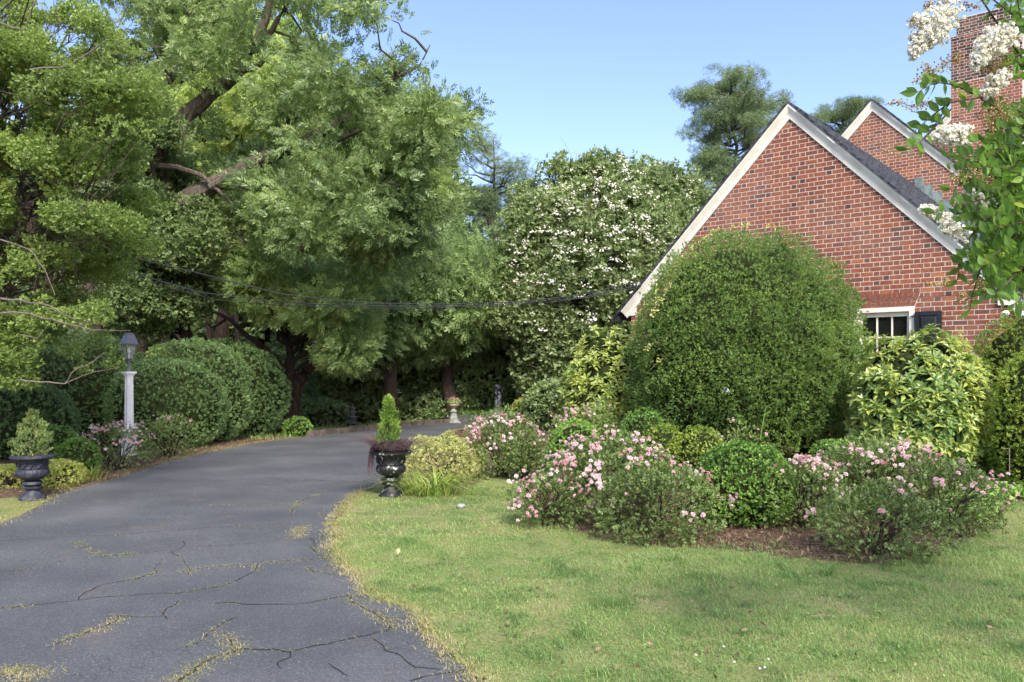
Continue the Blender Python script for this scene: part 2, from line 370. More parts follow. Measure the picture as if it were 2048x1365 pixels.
def d_poly(pl, x, y):
    P_ = np.column_stack([x, y]); best = np.full(len(x), 1e9)
    for a, b in zip(pl[:-1], pl[1:]):
        ab = b - a; t = np.clip(((P_ - a) @ ab) / (ab @ ab + 1e-9), 0, 1)
        best = np.minimum(best, np.linalg.norm(P_ - a - t[:, None] * ab, axis=1))
    return best
def axis(lo, a, b, hi, st):
    mid = np.arange(a, b, st); l = []; s = st; v = a
    while v > lo: s *= 1.25; v -= s; l.append(v)
    r = []; s = st; v = mid[-1]
    while v < hi: s *= 1.25; v += s; r.append(v)
    return np.array(l[::-1] + list(mid) + r)
xs = axis(-300, -9, 9.5, 300, .1); ys = axis(-60, 3, 15, 600, .1)
XX, YY = np.meshgrid(xs, ys); n = XX.size
xf, yf = XX.ravel(), YY.ravel()
lawn_m = (~inside(bed_r, xf, yf) & ~inside(road_poly, xf, yf) & (yf < 13) & (xf > np.interp(yf, rR[:, 1][:400], rR[:, 0][:400]) - .3)) | inside(LAWN_L, xf, yf)
lawn_m = lawn_m | (yf > 60)
me = bpy.data.meshes.new('ground')
zf = G(xf, yf) + .012 * vnoise(np.column_stack([xf, yf, 0 * xf]), 1.3, 3) * (~inside(road_poly, xf, yf)) - .004
nx, ny = len(xs), len(ys)
fa = [(j * nx + i, j * nx + i + 1, (j + 1) * nx + i + 1, (j + 1) * nx + i) for j in range(ny - 1) for i in range(nx - 1)]
me.from_pydata(list(zip(xf.tolist(), yf.tolist(), np.where(inside(road_poly, xf, yf), -.03, zf).tolist())), [], fa)
at = me.attributes.new('lawn', 'FLOAT', 'POINT'); at.data.foreach_set('value', lawn_m.astype(np.float32))
m, n_, l_, b_ = new_mat('ground_cover')
a = n_.new('ShaderNodeAttribute'); a.attribute_name = 'lawn'; tc = n_.new('ShaderNodeTexCoord')
def nz(scale, det=6):
    x = n_.new('ShaderNodeTexNoise'); x.inputs['Scale'].default_value = scale; x.inputs['Detail'].default_value = det; l_.new(tc.outputs['Object'], x.inputs[0]); return x.outputs[0]
g1 = ramp(n_, l_, nz(2.5), [(.3, (.11, .16, .05)), (.5, (.18, .20, .075)), (.7, (.25, .22, .11))])
g2 = ramp(n_, l_, nz(14, 10), [(.3, (.05, .035, .024)), (.5, (.11, .075, .05)), (.7, (.20, .145, .10))])
mx = n_.new('ShaderNodeMix'); mx.data_type = 'RGBA'
ad = n_.new('ShaderNodeMath'); ad.operation = 'ADD'; l_.new(a.outputs['Fac'], ad.inputs[0])
sb = n_.new('ShaderNodeMath'); sb.operation = 'MULTIPLY_ADD'; l_.new(nz(9), sb.inputs[0]); sb.inputs[1].default_value = 1.0; sb.inputs[2].default_value = -.5
l_.new(sb.outputs[0], ad.inputs[1]); rr = ramp(n_, l_, ad.outputs[0], [(.35, (0, 0, 0)), (.65, (1, 1, 1))])
l_.new(rr, mx.inputs[0]); l_.new(g2, mx.inputs[6]); l_.new(g1, mx.inputs[7]); l_.new(mx.outputs[2], b_.inputs['Base Color'])
b_.inputs['Roughness'].default_value = .95; b_.inputs['Specular IOR Level'].default_value = .1
bp = n_.new('ShaderNodeBump'); bp.inputs['Strength'].default_value = .7; bp.inputs['Distance'].default_value = .03; l_.new(nz(40, 8), bp.inputs['Height']); l_.new(bp.outputs[0], b_.inputs['Normal'])
me.materials.append(m); me.update()
tag(link('ground', me), 'grass and brown mulch ground around the driveway', 'ground', kind='structure')

m, n_, l_, b_ = new_mat('asphalt'); tc = n_.new('ShaderNodeTexCoord')
base = ramp(n_, l_, nz(.9, 5), [(.3, (.062, .067, .073)), (.5, (.082, .087, .093)), (.72, (.112, .116, .120))])
fine = ramp(n_, l_, nz(110, 5), [(.3, (.5, .5, .5)), (.6, (1.15, 1.15, 1.15)), (.74, (2.8, 2.7, 2.5))])
g = n_.new('ShaderNodeMix'); g.data_type = 'RGBA'; g.blend_type = 'MULTIPLY'; g.inputs[0].default_value = .85
l_.new(base, g.inputs[6]); l_.new(fine, g.inputs[7])
# rusty worn stains
g3 = n_.new('ShaderNodeMix'); g3.data_type = 'RGBA'
l_.new(ramp(n_, l_, nz(1.7, 8), [(.62, (0, 0, 0)), (.74, (.45, .45, .45))]), g3.inputs[0]); l_.new(g.outputs[2], g3.inputs[6]); g3.inputs[7].default_value = (.15, .115, .10, 1)
# hairline crazing
v = n_.new('ShaderNodeTexVoronoi'); v.feature = 'DISTANCE_TO_EDGE'; v.inputs['Scale'].default_value = 4.5
mp = n_.new('ShaderNodeVectorMath'); mp.operation = 'ADD'; l_.new(tc.outputs['Object'], mp.inputs[0])
nx_ = n_.new('ShaderNodeTexNoise'); nx_.inputs['Scale'].default_value = 5; l_.new(tc.outputs['Object'], nx_.inputs[0])
vs_ = n_.new('ShaderNodeVectorMath'); vs_.operation = 'SCALE'; vs_.inputs['Scale'].default_value = .35; l_.new(nx_.outputs['Color'], vs_.inputs[0]); l_.new(vs_.outputs[0], mp.inputs[1])
l_.new(mp.outputs[0], v.inputs['Vector'])
cr = ramp(n_, l_, v.outputs[0], [(0, (1, 1, 1)), (.022, (0, 0, 0))]); ms = ramp(n_, l_, nz(.8, 3), [(.5, (0, 0, 0)), (.62, (.7, .7, .7))])
mu = n_.new('ShaderNodeMath'); mu.operation = 'MULTIPLY'; l_.new(cr, mu.inputs[0]); l_.new(ms, mu.inputs[1])
g4 = n_.new('ShaderNodeMix'); g4.data_type = 'RGBA'; l_.new(mu.outputs[0], g4.inputs[0]); l_.new(g3.outputs[2], g4.inputs[6]); g4.inputs[7].default_value = (.018, .018, .018, 1)
l_.new(g4.outputs[2], b_.inputs['Base Color']); b_.inputs['Roughness'].default_value = .75; b_.inputs['Specular IOR Level'].default_value = .35
bp = n_.new('ShaderNodeBump'); bp.inputs['Strength'].default_value = .5; bp.inputs['Distance'].default_value = .008; l_.new(nz(220, 3), bp.inputs['Height']); l_.new(bp.outputs[0], b_.inputs['Normal'])
M['asphalt'] = m
from mathutils.geometry import tessellate_polygon
tri = tessellate_polygon([[Vector((p[0], p[1], 0)) for p in road_poly]])
mb = MB(); mb.add([(p[0], p[1], .004) for p in road_poly], tri)
o = mb.build('road', M['asphalt']); 
import bmesh
bm = bmesh.new(); bm.from_mesh(o.data)
for f in bm.faces:
    if f.normal.z < 0: f.normal_flip()
bm.to_mesh(o.data); bm.free()
tag(o, 'dark grey cracked asphalt driveway curving away to the right', 'road', kind='structure')

# cracks traced as irregular open joints, with weeds along some of them
def cc(pts): return [(x / 2.048, 950 + y / 2.048) for x, y in pts]
CR = [([(0, 275), (200, 260), (310, 256), (560, 240), (700, 230), (860, 218), (1000, 212), (1130, 205), (1300, 200)], 1.0, .3),
      ([(310, 275), (330, 300), (370, 315), (405, 322)], .8, .9), ([(405, 335), (550, 325)], 2.2, 1.8),
      ([(550, 325), (690, 305), (860, 295), (1000, 285), (1150, 270), (1350, 262)], .6, .12), ([(0, 400), (200, 385), (260, 352), (410, 335)], .5, .1),
      ([(0, 552), (200, 530), (320, 515), (350, 480), (400, 458), (480, 440), (560, 425), (640, 400)], 1.2, .8),
      ([(720, 400), (790, 390), (880, 380), (1060, 370), (1170, 355), (1260, 348), (1380, 343)], 1.0, .8),
      ([(320, 515), (420, 505), (500, 500), (600, 488), (720, 487), (800, 478), (900, 462), (980, 430), (1050, 395), (1060, 370)], 1.0, .5),
      ([(220, 690), (300, 668), (400, 635), (480, 595), (500, 580)], 1.5, 1.8), ([(500, 580), (600, 585), (680, 580)], .6, .1),
      ([(740, 515), (715, 540), (675, 570), (695, 595)], 1.0, .1), ([(870, 530), (930, 520), (1000, 530), (1200, 535), (1300, 525), (1400, 508), (1440, 500)], 1.2, .3),
      ([(1440, 500), (1480, 545), (1530, 575), (1560, 600), (1580, 635)], 1.8, 1.5), ([(700, 880), (780, 810), (880, 750), (950, 730)], 2.2, 2.6),
      ([(950, 730), (1100, 722), (1190, 728), (1300, 705), (1400, 685), (1500, 660), (1580, 640)], 1.6, .15), ([(915, 660), (925, 690), (950, 730)], 1.4, 2.2),
      ([(750, 720), (830, 670), (880, 630), (960, 590)], 1.0, .5), ([(1190, 728), (1180, 755), (1140, 775), (1160, 805)], 1.4, 0), ([(1350, 770), (1400, 795), (1440, 825)], 1.4, 0),
      ([(1500, 680), (1560, 715), (1640, 750), (1700, 790), (1800, 800)], 1.3, .1), ([(750, 40), (850, 30), (1000, 20), (1200, 18), (1300, 25), (1450, 30), (1560, 32)], 1.4, .15),
      ([(850, 128), (1100, 125), (1300, 120), (1420, 118)], .8, .5), ([(1180, 160), (1200, 140), (1230, 110), (1300, 80)], 1.2, .8), ([(1230, 215), (1215, 260)], 1.5, 3),
      ([(1260, 265), (1290, 290), (1290, 320), (1380, 330)], 1.2, 1.2), ([(1040, 40), (1300, 60), (1500, 70)], .8, .1), ([(600, 90), (800, 80), (1000, 70)], .6, .1),
      ([(660, 350), (620, 380), (640, 400)], .8, .2), ([(700, 320), (740, 340), (770, 380), (765, 410)], .9, .3), ([(690, 325), (740, 300), (770, 270)], .8, .6), ([(1700, 570), (1600, 590), (1540, 580)], .8, .2), ([(1900, 800), (1750, 830), (1690, 850)], 1.2, .2), ([(1280, 380), (1290, 400), (1380, 410)], .8, .6)]
mb = MB(); weeds = []
for pts, wd, wg in CR:
    pl = densify(np.array([gp(*q) for q in cc(pts)]), .03, .035)
    z3 = np.column_stack([pl, np.zeros(len(pl))]); ww = wd * .0027 * (1 + .95 * vnoise(z3, 11, 4)) + .0008
    tn = norm(np.gradient(pl, axis=0)); nn = np.column_stack([-tn[:, 1], tn[:, 0]])
    a_, b2 = pl - nn * ww[:, None], pl + nn * ww[:, None]; k = len(pl)
    mb.add([(*q, .0075) for q in a_] + [(*q, .0075) for q in b2], [(i, i + 1, k + i + 1, k + i) for i in range(k - 1)])
    L = np.linalg.norm(np.diff(pl, axis=0), axis=1).sum(); q = int(L * 260 * wg)
    if q:
        i = rng.integers(0, k, q); msk = vnoise(z3[i], 2.3, 9) > -.15 if wg < 1.4 else np.ones(q, bool)
        spread = .02 + .012 * wg
        weeds.append((pl[i][msk] + rng.normal(0, spread, (msk.sum(), 2))))
o = mb.build('road_cracks', M['crack']); tag(o, 'dark irregular cracks in the asphalt', 'cracks', kind='structure')
wp = np.concatenate(weeds + [gp(20, 1345) + rng.normal(0, .05, (220, 2)), gp(60, 1352) + rng.normal(0, .07, (250, 2)), gp(590, 1062) + rng.normal(0, .05, (60, 2))])
lf = LF(); k = len(wp); tn = .42 + .4 * vnoise(np.column_stack([wp, np.zeros(k)]), 4, 2)
blades(lf, np.column_stack([wp, np.full(k, .005)]), rng.uniform(.01, .03, k), .0035, rng.uniform(1.0, 2.2, k), 2, tn)
tag(lf.build('crack_weeds', M['straw']), 'dry grass growing out of the cracks in the driveway', 'weeds', kind='stuff')
# small debris on the drive
lf = LF(); q = rng.uniform([-6, 4.2], [1, 16], (1500, 2)); q = q[inside(road_poly, q[:, 0], q[:, 1])]
stamp(lf, np.array([[[-.5, -.3, 0], [.5, -.25, 0], [.45, .3, 0], [-.4, .35, 0]]]), np.column_stack([q, np.full(len(q), .011)]), np.tile([0, 0, 1.], (len(q), 1)) + rng.normal(0, .1, (len(q), 3)), rng.uniform(.004, .013, len(q)), rng.uniform(.5, 1, len(q)))
tag(lf.build('grit', M['litter']), 'small leaves and grit scattered on the driveway', 'litter', kind='stuff')

# ---------------------------------------------------------------- lawn grass
def road_dx(x, y): return d_poly(rR[::4], x, y)
def sample(n, x0, x1, y0, y1): return rng.uniform([x0, y0], [x1, y1], (n, 2))
lf = LF(); lw = LF()
for (y0, y1, n, hh, wd) in ((3.9, 5.6, 90000, .030, .0038), (5.6, 8, 120000, .032, .0048), (8, 13, 90000, .035, .0075)):
    q = sample(n, -2.6, .72 * y1 + 1, y0, y1)
    ok = (q[:, 0] < q[:, 1] * .68) & ~inside(road_poly, q[:, 0] + .05, q[:, 1])
    q = q[ok]; dr = road_dx(q[:, 0], q[:, 1]); z0 = np.column_stack([q, np.zeros(len(q))])
    inb = inside(BED, q[:, 0], q[:, 1]); db = d_poly(bed_r, q[:, 0], q[:, 1])
    right_of = ~inside(road_poly, q[:, 0], q[:, 1]) | (dr < .06)
    pr = np.where(inb, np.exp(-db / .2) * .6, 1) * (.55 + .45 * (vnoise(z0, 2.2, 12) > -.35)) * (.35 + .65 * sst(0, .2, dr + .08 * vnoise(z0, 6, 2)))
    k = (rng.random(len(q)) < pr) & right_of & (~inb | (db < .5)); q = q[k]; z0 = z0[k]; dr = dr[k]; k = len(q)
    n1 = 1.4 * vnoise(z0, 1.1, 21); n2 = 1.3 * vnoise(z0, 5.5, 22); tuft = np.clip(vnoise(z0, 5, 23) - .35, 0, 1) * 2
    tn = .52 + .16 * n1 + .14 * n2 - .3 * tuft + .45 * np.exp(-dr / .12)
    z0[:, 2] = G(q[:, 0], q[:, 1]) - .004
    blades(lf, z0, hh * rng.uniform(.5, 1.3, k) * (1 + .9 * tuft + .25 * n1), wd, rng.uniform(.3, 1.3, k), 2, tn, tj=.16)
tag(lf.build('grass', M['grass']), 'short green lawn with pale and dark tufts', 'grass', kind='stuff')
lw = LF()
for x_, y_, n in [(rng.uniform(900, 2040), rng.uniform(1150, 1365), 1) for _ in range(75)]:
    c_ = gp(x_, y_); q = c_ + rng.normal(0, .035, (16, 2)); blades(lw, np.column_stack([q, np.zeros(16)]), rng.uniform(.05, .11, 16), .005, rng.uniform(.6, 1.3, 16), 3, rng.uniform(.1, .4))
q = sample(2600, -1, 5.5, 4.2, 10.5); q = q[~inside(bed_r, q[:, 0], q[:, 1]) & (q[:, 0] > np.interp(q[:, 1], rR[:, 1][:300], rR[:, 0][:300]) + .1) & (vnoise(np.column_stack([q, q[:, 0] * 0]), .9, 77) > .1)]
stamp(lw, T_whorl(3, 1, .8, 78, 62), np.column_stack([q, np.full(len(q), .03)]), rng.normal(0, .2, (len(q), 3)) + [0, 0, 1], rng.uniform(.012, .024, len(q)), rng.uniform(.3, .6, len(q)))
tag(lw.build('lawn_weeds', M['grass']), 'coarser grass tufts and clover leaves in the lawn', 'weeds', kind='stuff')
# dry straw rim and mulch litter
lf = LF()
q = np.concatenate([rR[rng.integers(0, len(rR), 16000)] + rng.normal(0, .06, (16000, 2)), rL[rng.integers(0, len(rL), 9000)] + rng.normal(0, .11, (9000, 2)) + [-.08, .04]])
k = len(q); blades(lf, np.column_stack([q, np.full(k, .006)]), rng.uniform(.02, .05, k), .004, rng.uniform(.8, 1.6, k), 2, .62 + .2 * vnoise(np.column_stack([q, q[:, 0] * 0]), 3, 8))
q = sample(26000, -14, -3.2, 7, 20); k = inside(LAWN_L, q[:, 0], q[:, 1]); q = q[k]; k = len(q)
blades(lf, np.column_stack([q, np.zeros(k)]), .05 * rng.uniform(.5, 1.2, k), .006, rng.uniform(.4, 1.1, k), 2, .12)
tag(lf.build('verge_grass', M['straw']), 'dry straw coloured grass along both edges of the driveway', 'grass', kind='stuff')
lf = LF(); q = np.concatenate([sample(30000, -.5, 9, 6.4, 12)]); k = inside(bed_r, q[:, 0], q[:, 1]); q = q[k]; k = len(q)
stamp(lf, T_needle(1, 80, 1, .35, 4), np.column_stack([q, G(q[:, 0], q[:, 1]) + .012]), rng.normal(0, 1, (k, 3)) * [1, 1, .35], rng.uniform(.025, .07, k), rng.uniform(.1, .9, k))
q = sample(22000, -14, -2.4, 8, 20); k = ~inside(road_poly, q[:, 0], q[:, 1]) & ~inside(LAWN_L, q[:, 0], q[:, 1]) & (d_poly(rL[::5], q[:, 0], q[:, 1]) < 1.6); q = q[k]; k = len(q)
stamp(lf, T_needle(1, 80, 1, .18, 5), np.column_stack([q, np.full(k, .014)]), rng.normal(0, 1, (k, 3)) * [1, 1, .3], rng.uniform(.03, .09, k), rng.uniform(.3, 1, k))
tag(lf.build('mulch_litter', M['litter']), 'brown leaf mulch and pine straw under the shrubs', 'mulch', kind='stuff')

# ---------------------------------------------------------------- plants
NEED = [T_needle(9, 48, .5, .17, s) for s in (1, 2, 3)]
def mound(name, label, cat, px, d, wpx, ytop, mat, zb=None, dep=1.0, dens=620, size=.065, p=2.2, amp=.06, amp2=.06, T=None, group=None, tint=.45, zc=.38, lean=0, upb=.35, core=True, ztop=None, base=0, f1=1.6, patch=.18, tj=.13, deep=.10):
    rx = wpx / 2 * d / F; cx = (px - CX) / F * d; cy = d; ry = rx * dep
    z0 = G(cx, cy) + base; zt = CH - (ytop - HZ) / F * d if ztop is None else ztop; h = zt - z0
    t = thing(name, (cx, cy, z0), label, cat, group); T = T or NEED
    area = 2 * math.pi * rx * max(h * .8, rx); n = int(area * dens)
    def surf(dv):
        a, b_ = rx, ry; c_ = np.where(dv[:, 2] > 0, h * (1 - zc), h * zc * 1.25)
        r = 1 / (np.abs(dv[:, 0] / a) ** p + np.abs(dv[:, 1] / b_) ** p + np.abs(dv[:, 2] / c_) ** p) ** (1 / p)
        pos = dv * r[:, None]
        nr = norm(np.sign(dv) * np.abs(pos / np.column_stack([np.full(len(dv), a), np.full(len(dv), b_), c_])) ** (p - 1) / np.column_stack([np.full(len(dv), a), np.full(len(dv), b_), c_]))
        wp_ = pos + [cx, cy, 0]
        k = 1 + amp * vnoise(wp_, f1, 31) + amp2 * vnoise(wp_, f1 * 3.3, 32) + amp2 * .5 * vnoise(wp_, f1 * 8, 33)
        return pos, nr, k
    dv = norm(rng.normal(size=(n * 2, 3))); dv = dv[dv[:, 2] > -.75][:n]
    pos, nr, k = surf(dv)
    pos = pos * (k * (1 - deep * rng.random(len(pos)) ** 2))[:, None]
    pos[:, 0] += lean * (pos[:, 2] + h * zc)
    w_ = pos + [cx, cy, z0 + h * zc]; ok = w_[:, 2] > z0 + .01; w_, nr = w_[ok], nr[ok]
    lf = LF(); tn = tint + patch * vnoise(w_, f1 * .9, 41) + patch * .8 * vnoise(w_, f1 * 5, 42)
    ax = nr * .8 + np.array([0, 0, upb]) + rng.normal(0, .38, nr.shape)
    kk = rng.integers(0, len(T), len(w_)); sz = size * rng.uniform(.7, 1.35, len(w_))
    for i, tt in enumerate(T): s_ = kk == i; stamp(lf, tt, w_[s_], ax[s_], sz[s_], tn[s_], tj=tj)
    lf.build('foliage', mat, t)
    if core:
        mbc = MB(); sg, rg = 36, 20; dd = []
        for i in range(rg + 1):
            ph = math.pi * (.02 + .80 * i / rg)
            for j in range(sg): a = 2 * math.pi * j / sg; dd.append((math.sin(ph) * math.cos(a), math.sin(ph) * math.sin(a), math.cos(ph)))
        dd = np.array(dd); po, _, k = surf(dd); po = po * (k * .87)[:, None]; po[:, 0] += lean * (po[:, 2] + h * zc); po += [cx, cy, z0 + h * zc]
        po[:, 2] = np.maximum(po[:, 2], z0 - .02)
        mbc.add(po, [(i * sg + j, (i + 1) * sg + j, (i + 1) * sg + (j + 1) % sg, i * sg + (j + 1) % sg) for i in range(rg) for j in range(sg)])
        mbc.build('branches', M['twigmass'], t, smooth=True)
    else:
        mbc = MB()
        for i in range(16):
            a = rng.uniform(0, 6.28); e = np.array([cx + rx * .75 * math.cos(a), cy + ry * .75 * math.sin(a), z0 + h * rng.uniform(.45, .8)])
            s0 = np.array([cx + rng.normal(0, .06), cy + rng.normal(0, .06), z0 - .02]); mid = (s0 + e) / 2 + [0, 0, h * .15]
            mbc.tube([s0, mid, e], [.009, .006, .003], 5)
        mbc.build('branches', M['bark_dark'], t)
    t['_dim'] = (float(cx), float(cy), float(z0), float(rx), float(ry), float(h))
    return t

BLOOM = []
for sd in (1, 2, 3):
    r = np.random.default_rng(sd); out = []
    for ring, (nn, g0, L, W) in enumerate(((7, 78, .55, .42), (6, 50, .5, .38), (4, 20, .42, .3))):
        for i in range(nn):
            a = 2 * math.pi * (i + .5 * ring) / nn + r.normal(0, .15); g = R_(g0 + r.normal(0, 8))
            d = np.array([math.cos(a) * math.sin(g), math.sin(a) * math.sin(g), math.cos(g)]); tt = np.array([-math.sin(a), math.cos(a), 0])
            out.append(leafq(np.array([0, 0, .05 * ring]), d, np.cross(d, tt), L, W, .15))
    BLOOM.append(np.array(out))
def blossoms(t, pts, nrm, size, parent, mat, cl=5, spread=.05, tint=.55, name='blossoms'):
    lf = LF()
    for p_, n_2 in zip(pts, nrm):
        k = max(1, rng.poisson(cl)); q = p_ + rng.normal(0, spread, (k, 3)) * [1, 1, .6] + n_2 * .01
        tc_ = tint + rng.normal(0, .2)
        stamp(lf, BLOOM[rng.integers(0, 3)], q, np.tile(n_2, (k, 1)) + rng.normal(0, .35, (k, 3)), size * rng.uniform(.7, 1.2, k), tc_ + rng.normal(0, .1, k), tj=.09)
    lf.build(name, mat, parent)
ROSE_T = [T_pinnate(2, .5, .3, .3, s) for s in (5, 6, 7)]
def rose(name, label, px, d, wpx, ytop, nb, dep=.9, group=None, cl=4, dens=1200, side=(-1, 1), tint=.5, spots=None, size=.046, btint=.58, mat='rose', lean=0, bsz=.05):
    t = mound(name, label, 'rose bush', px, d, wpx, ytop, M[mat], dep=dep, dens=dens, size=size, p=2.0, amp=.20, amp2=.17, T=ROSE_T, group=group, tint=tint, core=False, upb=.5, f1=2.2, tj=.2, deep=.5, zc=.45, lean=lean, patch=.22)
    cx, cy, z0, rx, ry, h = t['_dim']
    dv = []; nb = int(nb * 1.4)
    while len(dv) < nb:
        v = rng.normal(size=3); v /= np.linalg.norm(v)
        if v[2] > .0 and v[1] < .35 and side[0] <= v[0] <= side[1] and rng.random() < .25 + v[2] ** 1.2: dv.append(v)
    if nb:
        dv = np.array(dv); pts = np.array([cx, cy, z0 + h * .45]) + dv * [rx * 1.04, ry * 1.04, h * .57] ; pts[:, 0] += lean * (pts[:, 2] - z0)
        if spots is not None: pts = np.concatenate([pts, [P(*s_) for s_ in spots]]); dv = np.concatenate([dv, np.tile([0, -.6, .6], (len(spots), 1))])
        blossoms(t, pts, norm(dv + [0, -.2, .4]), bsz, t, M['petal'], cl=cl, tint=btint)
        mbc = MB()
        for p_ in pts[::2]:
            s0 = np.array([cx + (p_[0] - cx) * .3, cy, z0 + h * .4]); mbc.tube([s0, (s0 + p_) / 2 + [0, 0, .05], p_], [.005, .004, .002], 4)
        mbc.build('canes', M['bark_dark'], t)
    return t

def limb(mb, a, b, r0, r1, sag=.0, seg=7, jit=.06, n=5):
    a, b = np.array(a, float), np.array(b, float); L = np.linalg.norm(b - a); pts = []; rr = []
    for i in range(n + 1):
        s = i / n; p_ = a + (b - a) * s + np.array([0, 0, -sag * L * 4 * s * (1 - s)])
        if 0 < i < n: p_ = p_ + rng.normal(0, jit * L / n * 1.6, 3)
        pts.append(p_); rr.append(r0 + (r1 - r0) * s)
    mb.tube(pts, rr, seg); return pts
def tree(name, label, base, blobs, leaf, barkm, T, size, per, trunk_r=.2, fork=.35, cat='tree', tint=.45, droop=.3, group=None, stems=1, gap=-.55, shell=.45, flat=.75, twig=True, trunk_top=None, patch=.16, parts=None, limbs=True, tj=.12):
    base = np.array(base, float); t = thing(name, base, label, cat, group); B = np.array([b[:3] for b in blobs]); Rr = np.array([b[3] for b in blobs])
    mbt = MB(); cen = B.mean(0); top = B[:, 2].max()
    tp = np.array(trunk_top) if trunk_top is not None else np.array([cen[0], cen[1], base[2] + (cen[2] - base[2]) * 1.05])
    for s_ in range(stems):
        bb = base + (rng.normal(0, .25, 3) * [1, 1, 0] if stems > 1 else 0); tt = tp + (rng.normal(0, 1.0, 3) * [1, 1, .3] if stems > 1 else 0)
        path = limb(mbt, bb - [0, 0, .1], tt, trunk_r, trunk_r * .45, 0, 9, .08, 7)
        if s_ == 0: main = path
    main = np.array(main)
    if limbs:
        for (b_, r_) in zip(B, Rr):
            ok = main[main[:, 2] < max(b_[2] - .1, main[1, 2] + .2)]; j = len(ok) - 1 - rng.integers(0, 2); j = max(1, min(j, len(main) - 1)); s0 = main[j]
            L = np.linalg.norm(b_ - s0); r0 = min(trunk_r * .5, .02 + .022 * L)
            pp = limb(mbt, s0, b_, r0, .012, -.06, 5, .12, 4)
            if twig:
                for _ in range(4):
                    e = b_ + rng.normal(0, .55, 3) * r_; limb(mbt, pp[3], e, .014, .004, 0, 4, .15, 3)
    mbt.build('trunk', barkm, t, smooth=True)
    lf = LF()
    for (b_, r_) in zip(B, Rr):
        n = int(per * r_ ** 2.0); dv = norm(rng.normal(size=(n, 3))); rad = r_ * (1 - shell * rng.random(n) ** 1.5) * (1 + .25 * vnoise(dv * 2 + b_, 1.0, 51))
        po = b_ + dv * rad[:, None] * [1, 1, flat]
        k = vnoise(po, 1.7, 52) + .5 * vnoise(po, 4.1, 53) > gap; po = po[k]; dv = dv[k]
        ax = dv * .8 + rng.normal(0, .4, dv.shape) + [0, 0, .25 - droop]
        tn = tint + patch * vnoise(po, .8, 54) + patch * vnoise(po, 3, 55) + rng.normal(0, .05)
        up = np.tile([0, 0, 1.0], (len(po), 1)) + rng.normal(0, .3, po.shape); up = norm(np.cross(ax, up)) + rng.normal(0, .2, po.shape)
        kk = rng.integers(0, len(T), len(po)); sz = size * rng.uniform(.7, 1.25, len(po))
        for i, tt in enumerate(T): s_ = kk == i; stamp(lf, tt, po[s_], ax[s_], sz[s_], tn[s_], up=up[s_], tj=tj)
    lf.build('crown', leaf, t); return t
def poly_blobs(poly, n, d0, d1, r0, r1, edge=0):
    """rounded clumps of foliage filling a crown whose silhouette is known, at real depths"""
    poly = np.array(poly, float); out = []; lo, hi = poly.min(0), poly.max(0)
    while len(out) < n:
        q = rng.uniform(lo, hi)
        if inside(poly, np.array([q[0]]), np.array([q[1]]))[0]:
            d = rng.uniform(d0, d1)
            out.append((*P(q[0], q[1], d), rng.uniform(r0, r1)))
    return out
def ell_blobs(c, r, n, br, low=-.5):
    out = []
    while len(out) < n:
        v = rng.normal(size=3); v /= np.linalg.norm(v)
        if v[2] < low: continue
        k = rng.uniform(.55, .9); out.append((c[0] + v[0] * r[0] * k, c[1] + v[1] * r[1] * k, c[2] + v[2] * r[2] * k, br * rng.uniform(.75, 1.2)))
    return out
# ================================================================ the house
LH = np.array([2.475, 16.3, 0]); UU = np.array([.767, -.641, 0]); NN = np.array([-.641, -.767, 0])
def frame(back):
    o_ = LH - NN * back
    return lambda u, z, n_: o_ + UU * u + NN * n_ + np.array([0, 0, z])
def clip(poly, a, b, c):            # keep a*u + b*z <= c
    out = []
    for i in range(len(poly)):
        p, q = poly[i], poly[(i + 1) % len(poly)]; dp = a * p[0] + b * p[1] - c; dq = a * q[0] + b * q[1] - c
        if dp <= 0: out.append(p)
        if (dp < 0 < dq) or (dq < 0 < dp): s = dp / (dp - dq); out.append((p[0] + (q[0] - p[0]) * s, p[1] + (q[1] - p[1]) * s))
    return out
CO, PR = .077, .304
def brickwork(mb, fr, u0, u1, z0, z1, ua=None, za=None, sl=1.01, holes=(), n0=0., seed=0, dark=0):
    r = random.Random(seed); k0 = 0; z = z0
    while z < z1:
        u = u0 - PR + (PR / 2 if k0 % 2 else 0) + r.uniform(-.004, .004); hd = False
        while u < u1:
            L = .085 if hd else .193
            poly = [(u, z), (u + L, z), (u + L, z + CO - .014), (u, z + CO - .014)]
            if hd: tv = r.choice([.12, .3, .5, .5, .6, .2, .55, .7, .3, .45])
            else: tv = r.choice([.5, .6, .55, .45, .7, .65, .35, .75, .2, .4, .5, .6, .88])
            tv = min(1, max(0, tv + r.uniform(-.08, .08) - dark))
            poly = clip(clip(clip(poly, -1, 0, -u0), 1, 0, u1), 0, 1, z1)
            if ua is not None and poly:
                poly = clip(poly, -sl, 1, za - sl * ua) ; poly = clip(poly, sl, 1, za + sl * ua) if poly else poly
            ps = [poly] if len(poly) > 2 else []
            for (hz0, hz1, lc, rc) in holes:          # lc/rc: (a,b,c) half planes that bound the opening
                nxt = []
                for q in ps:
                    zm = sum(p[1] for p in q) / len(q)
                    if hz0 < zm < hz1:
                        for pl in (clip(q, *lc), clip(q, *rc)):
                            if len(pl) > 2: nxt.append(pl)
                    else: nxt.append(q)
                ps = nxt
            for q in ps:
                if len(q) > 2: mb.prism(q, fr, n0, n0 + .003 + r.uniform(0, .002), 1, tv)
            u += L + .013; hd = not hd
        z += CO; k0 += 1
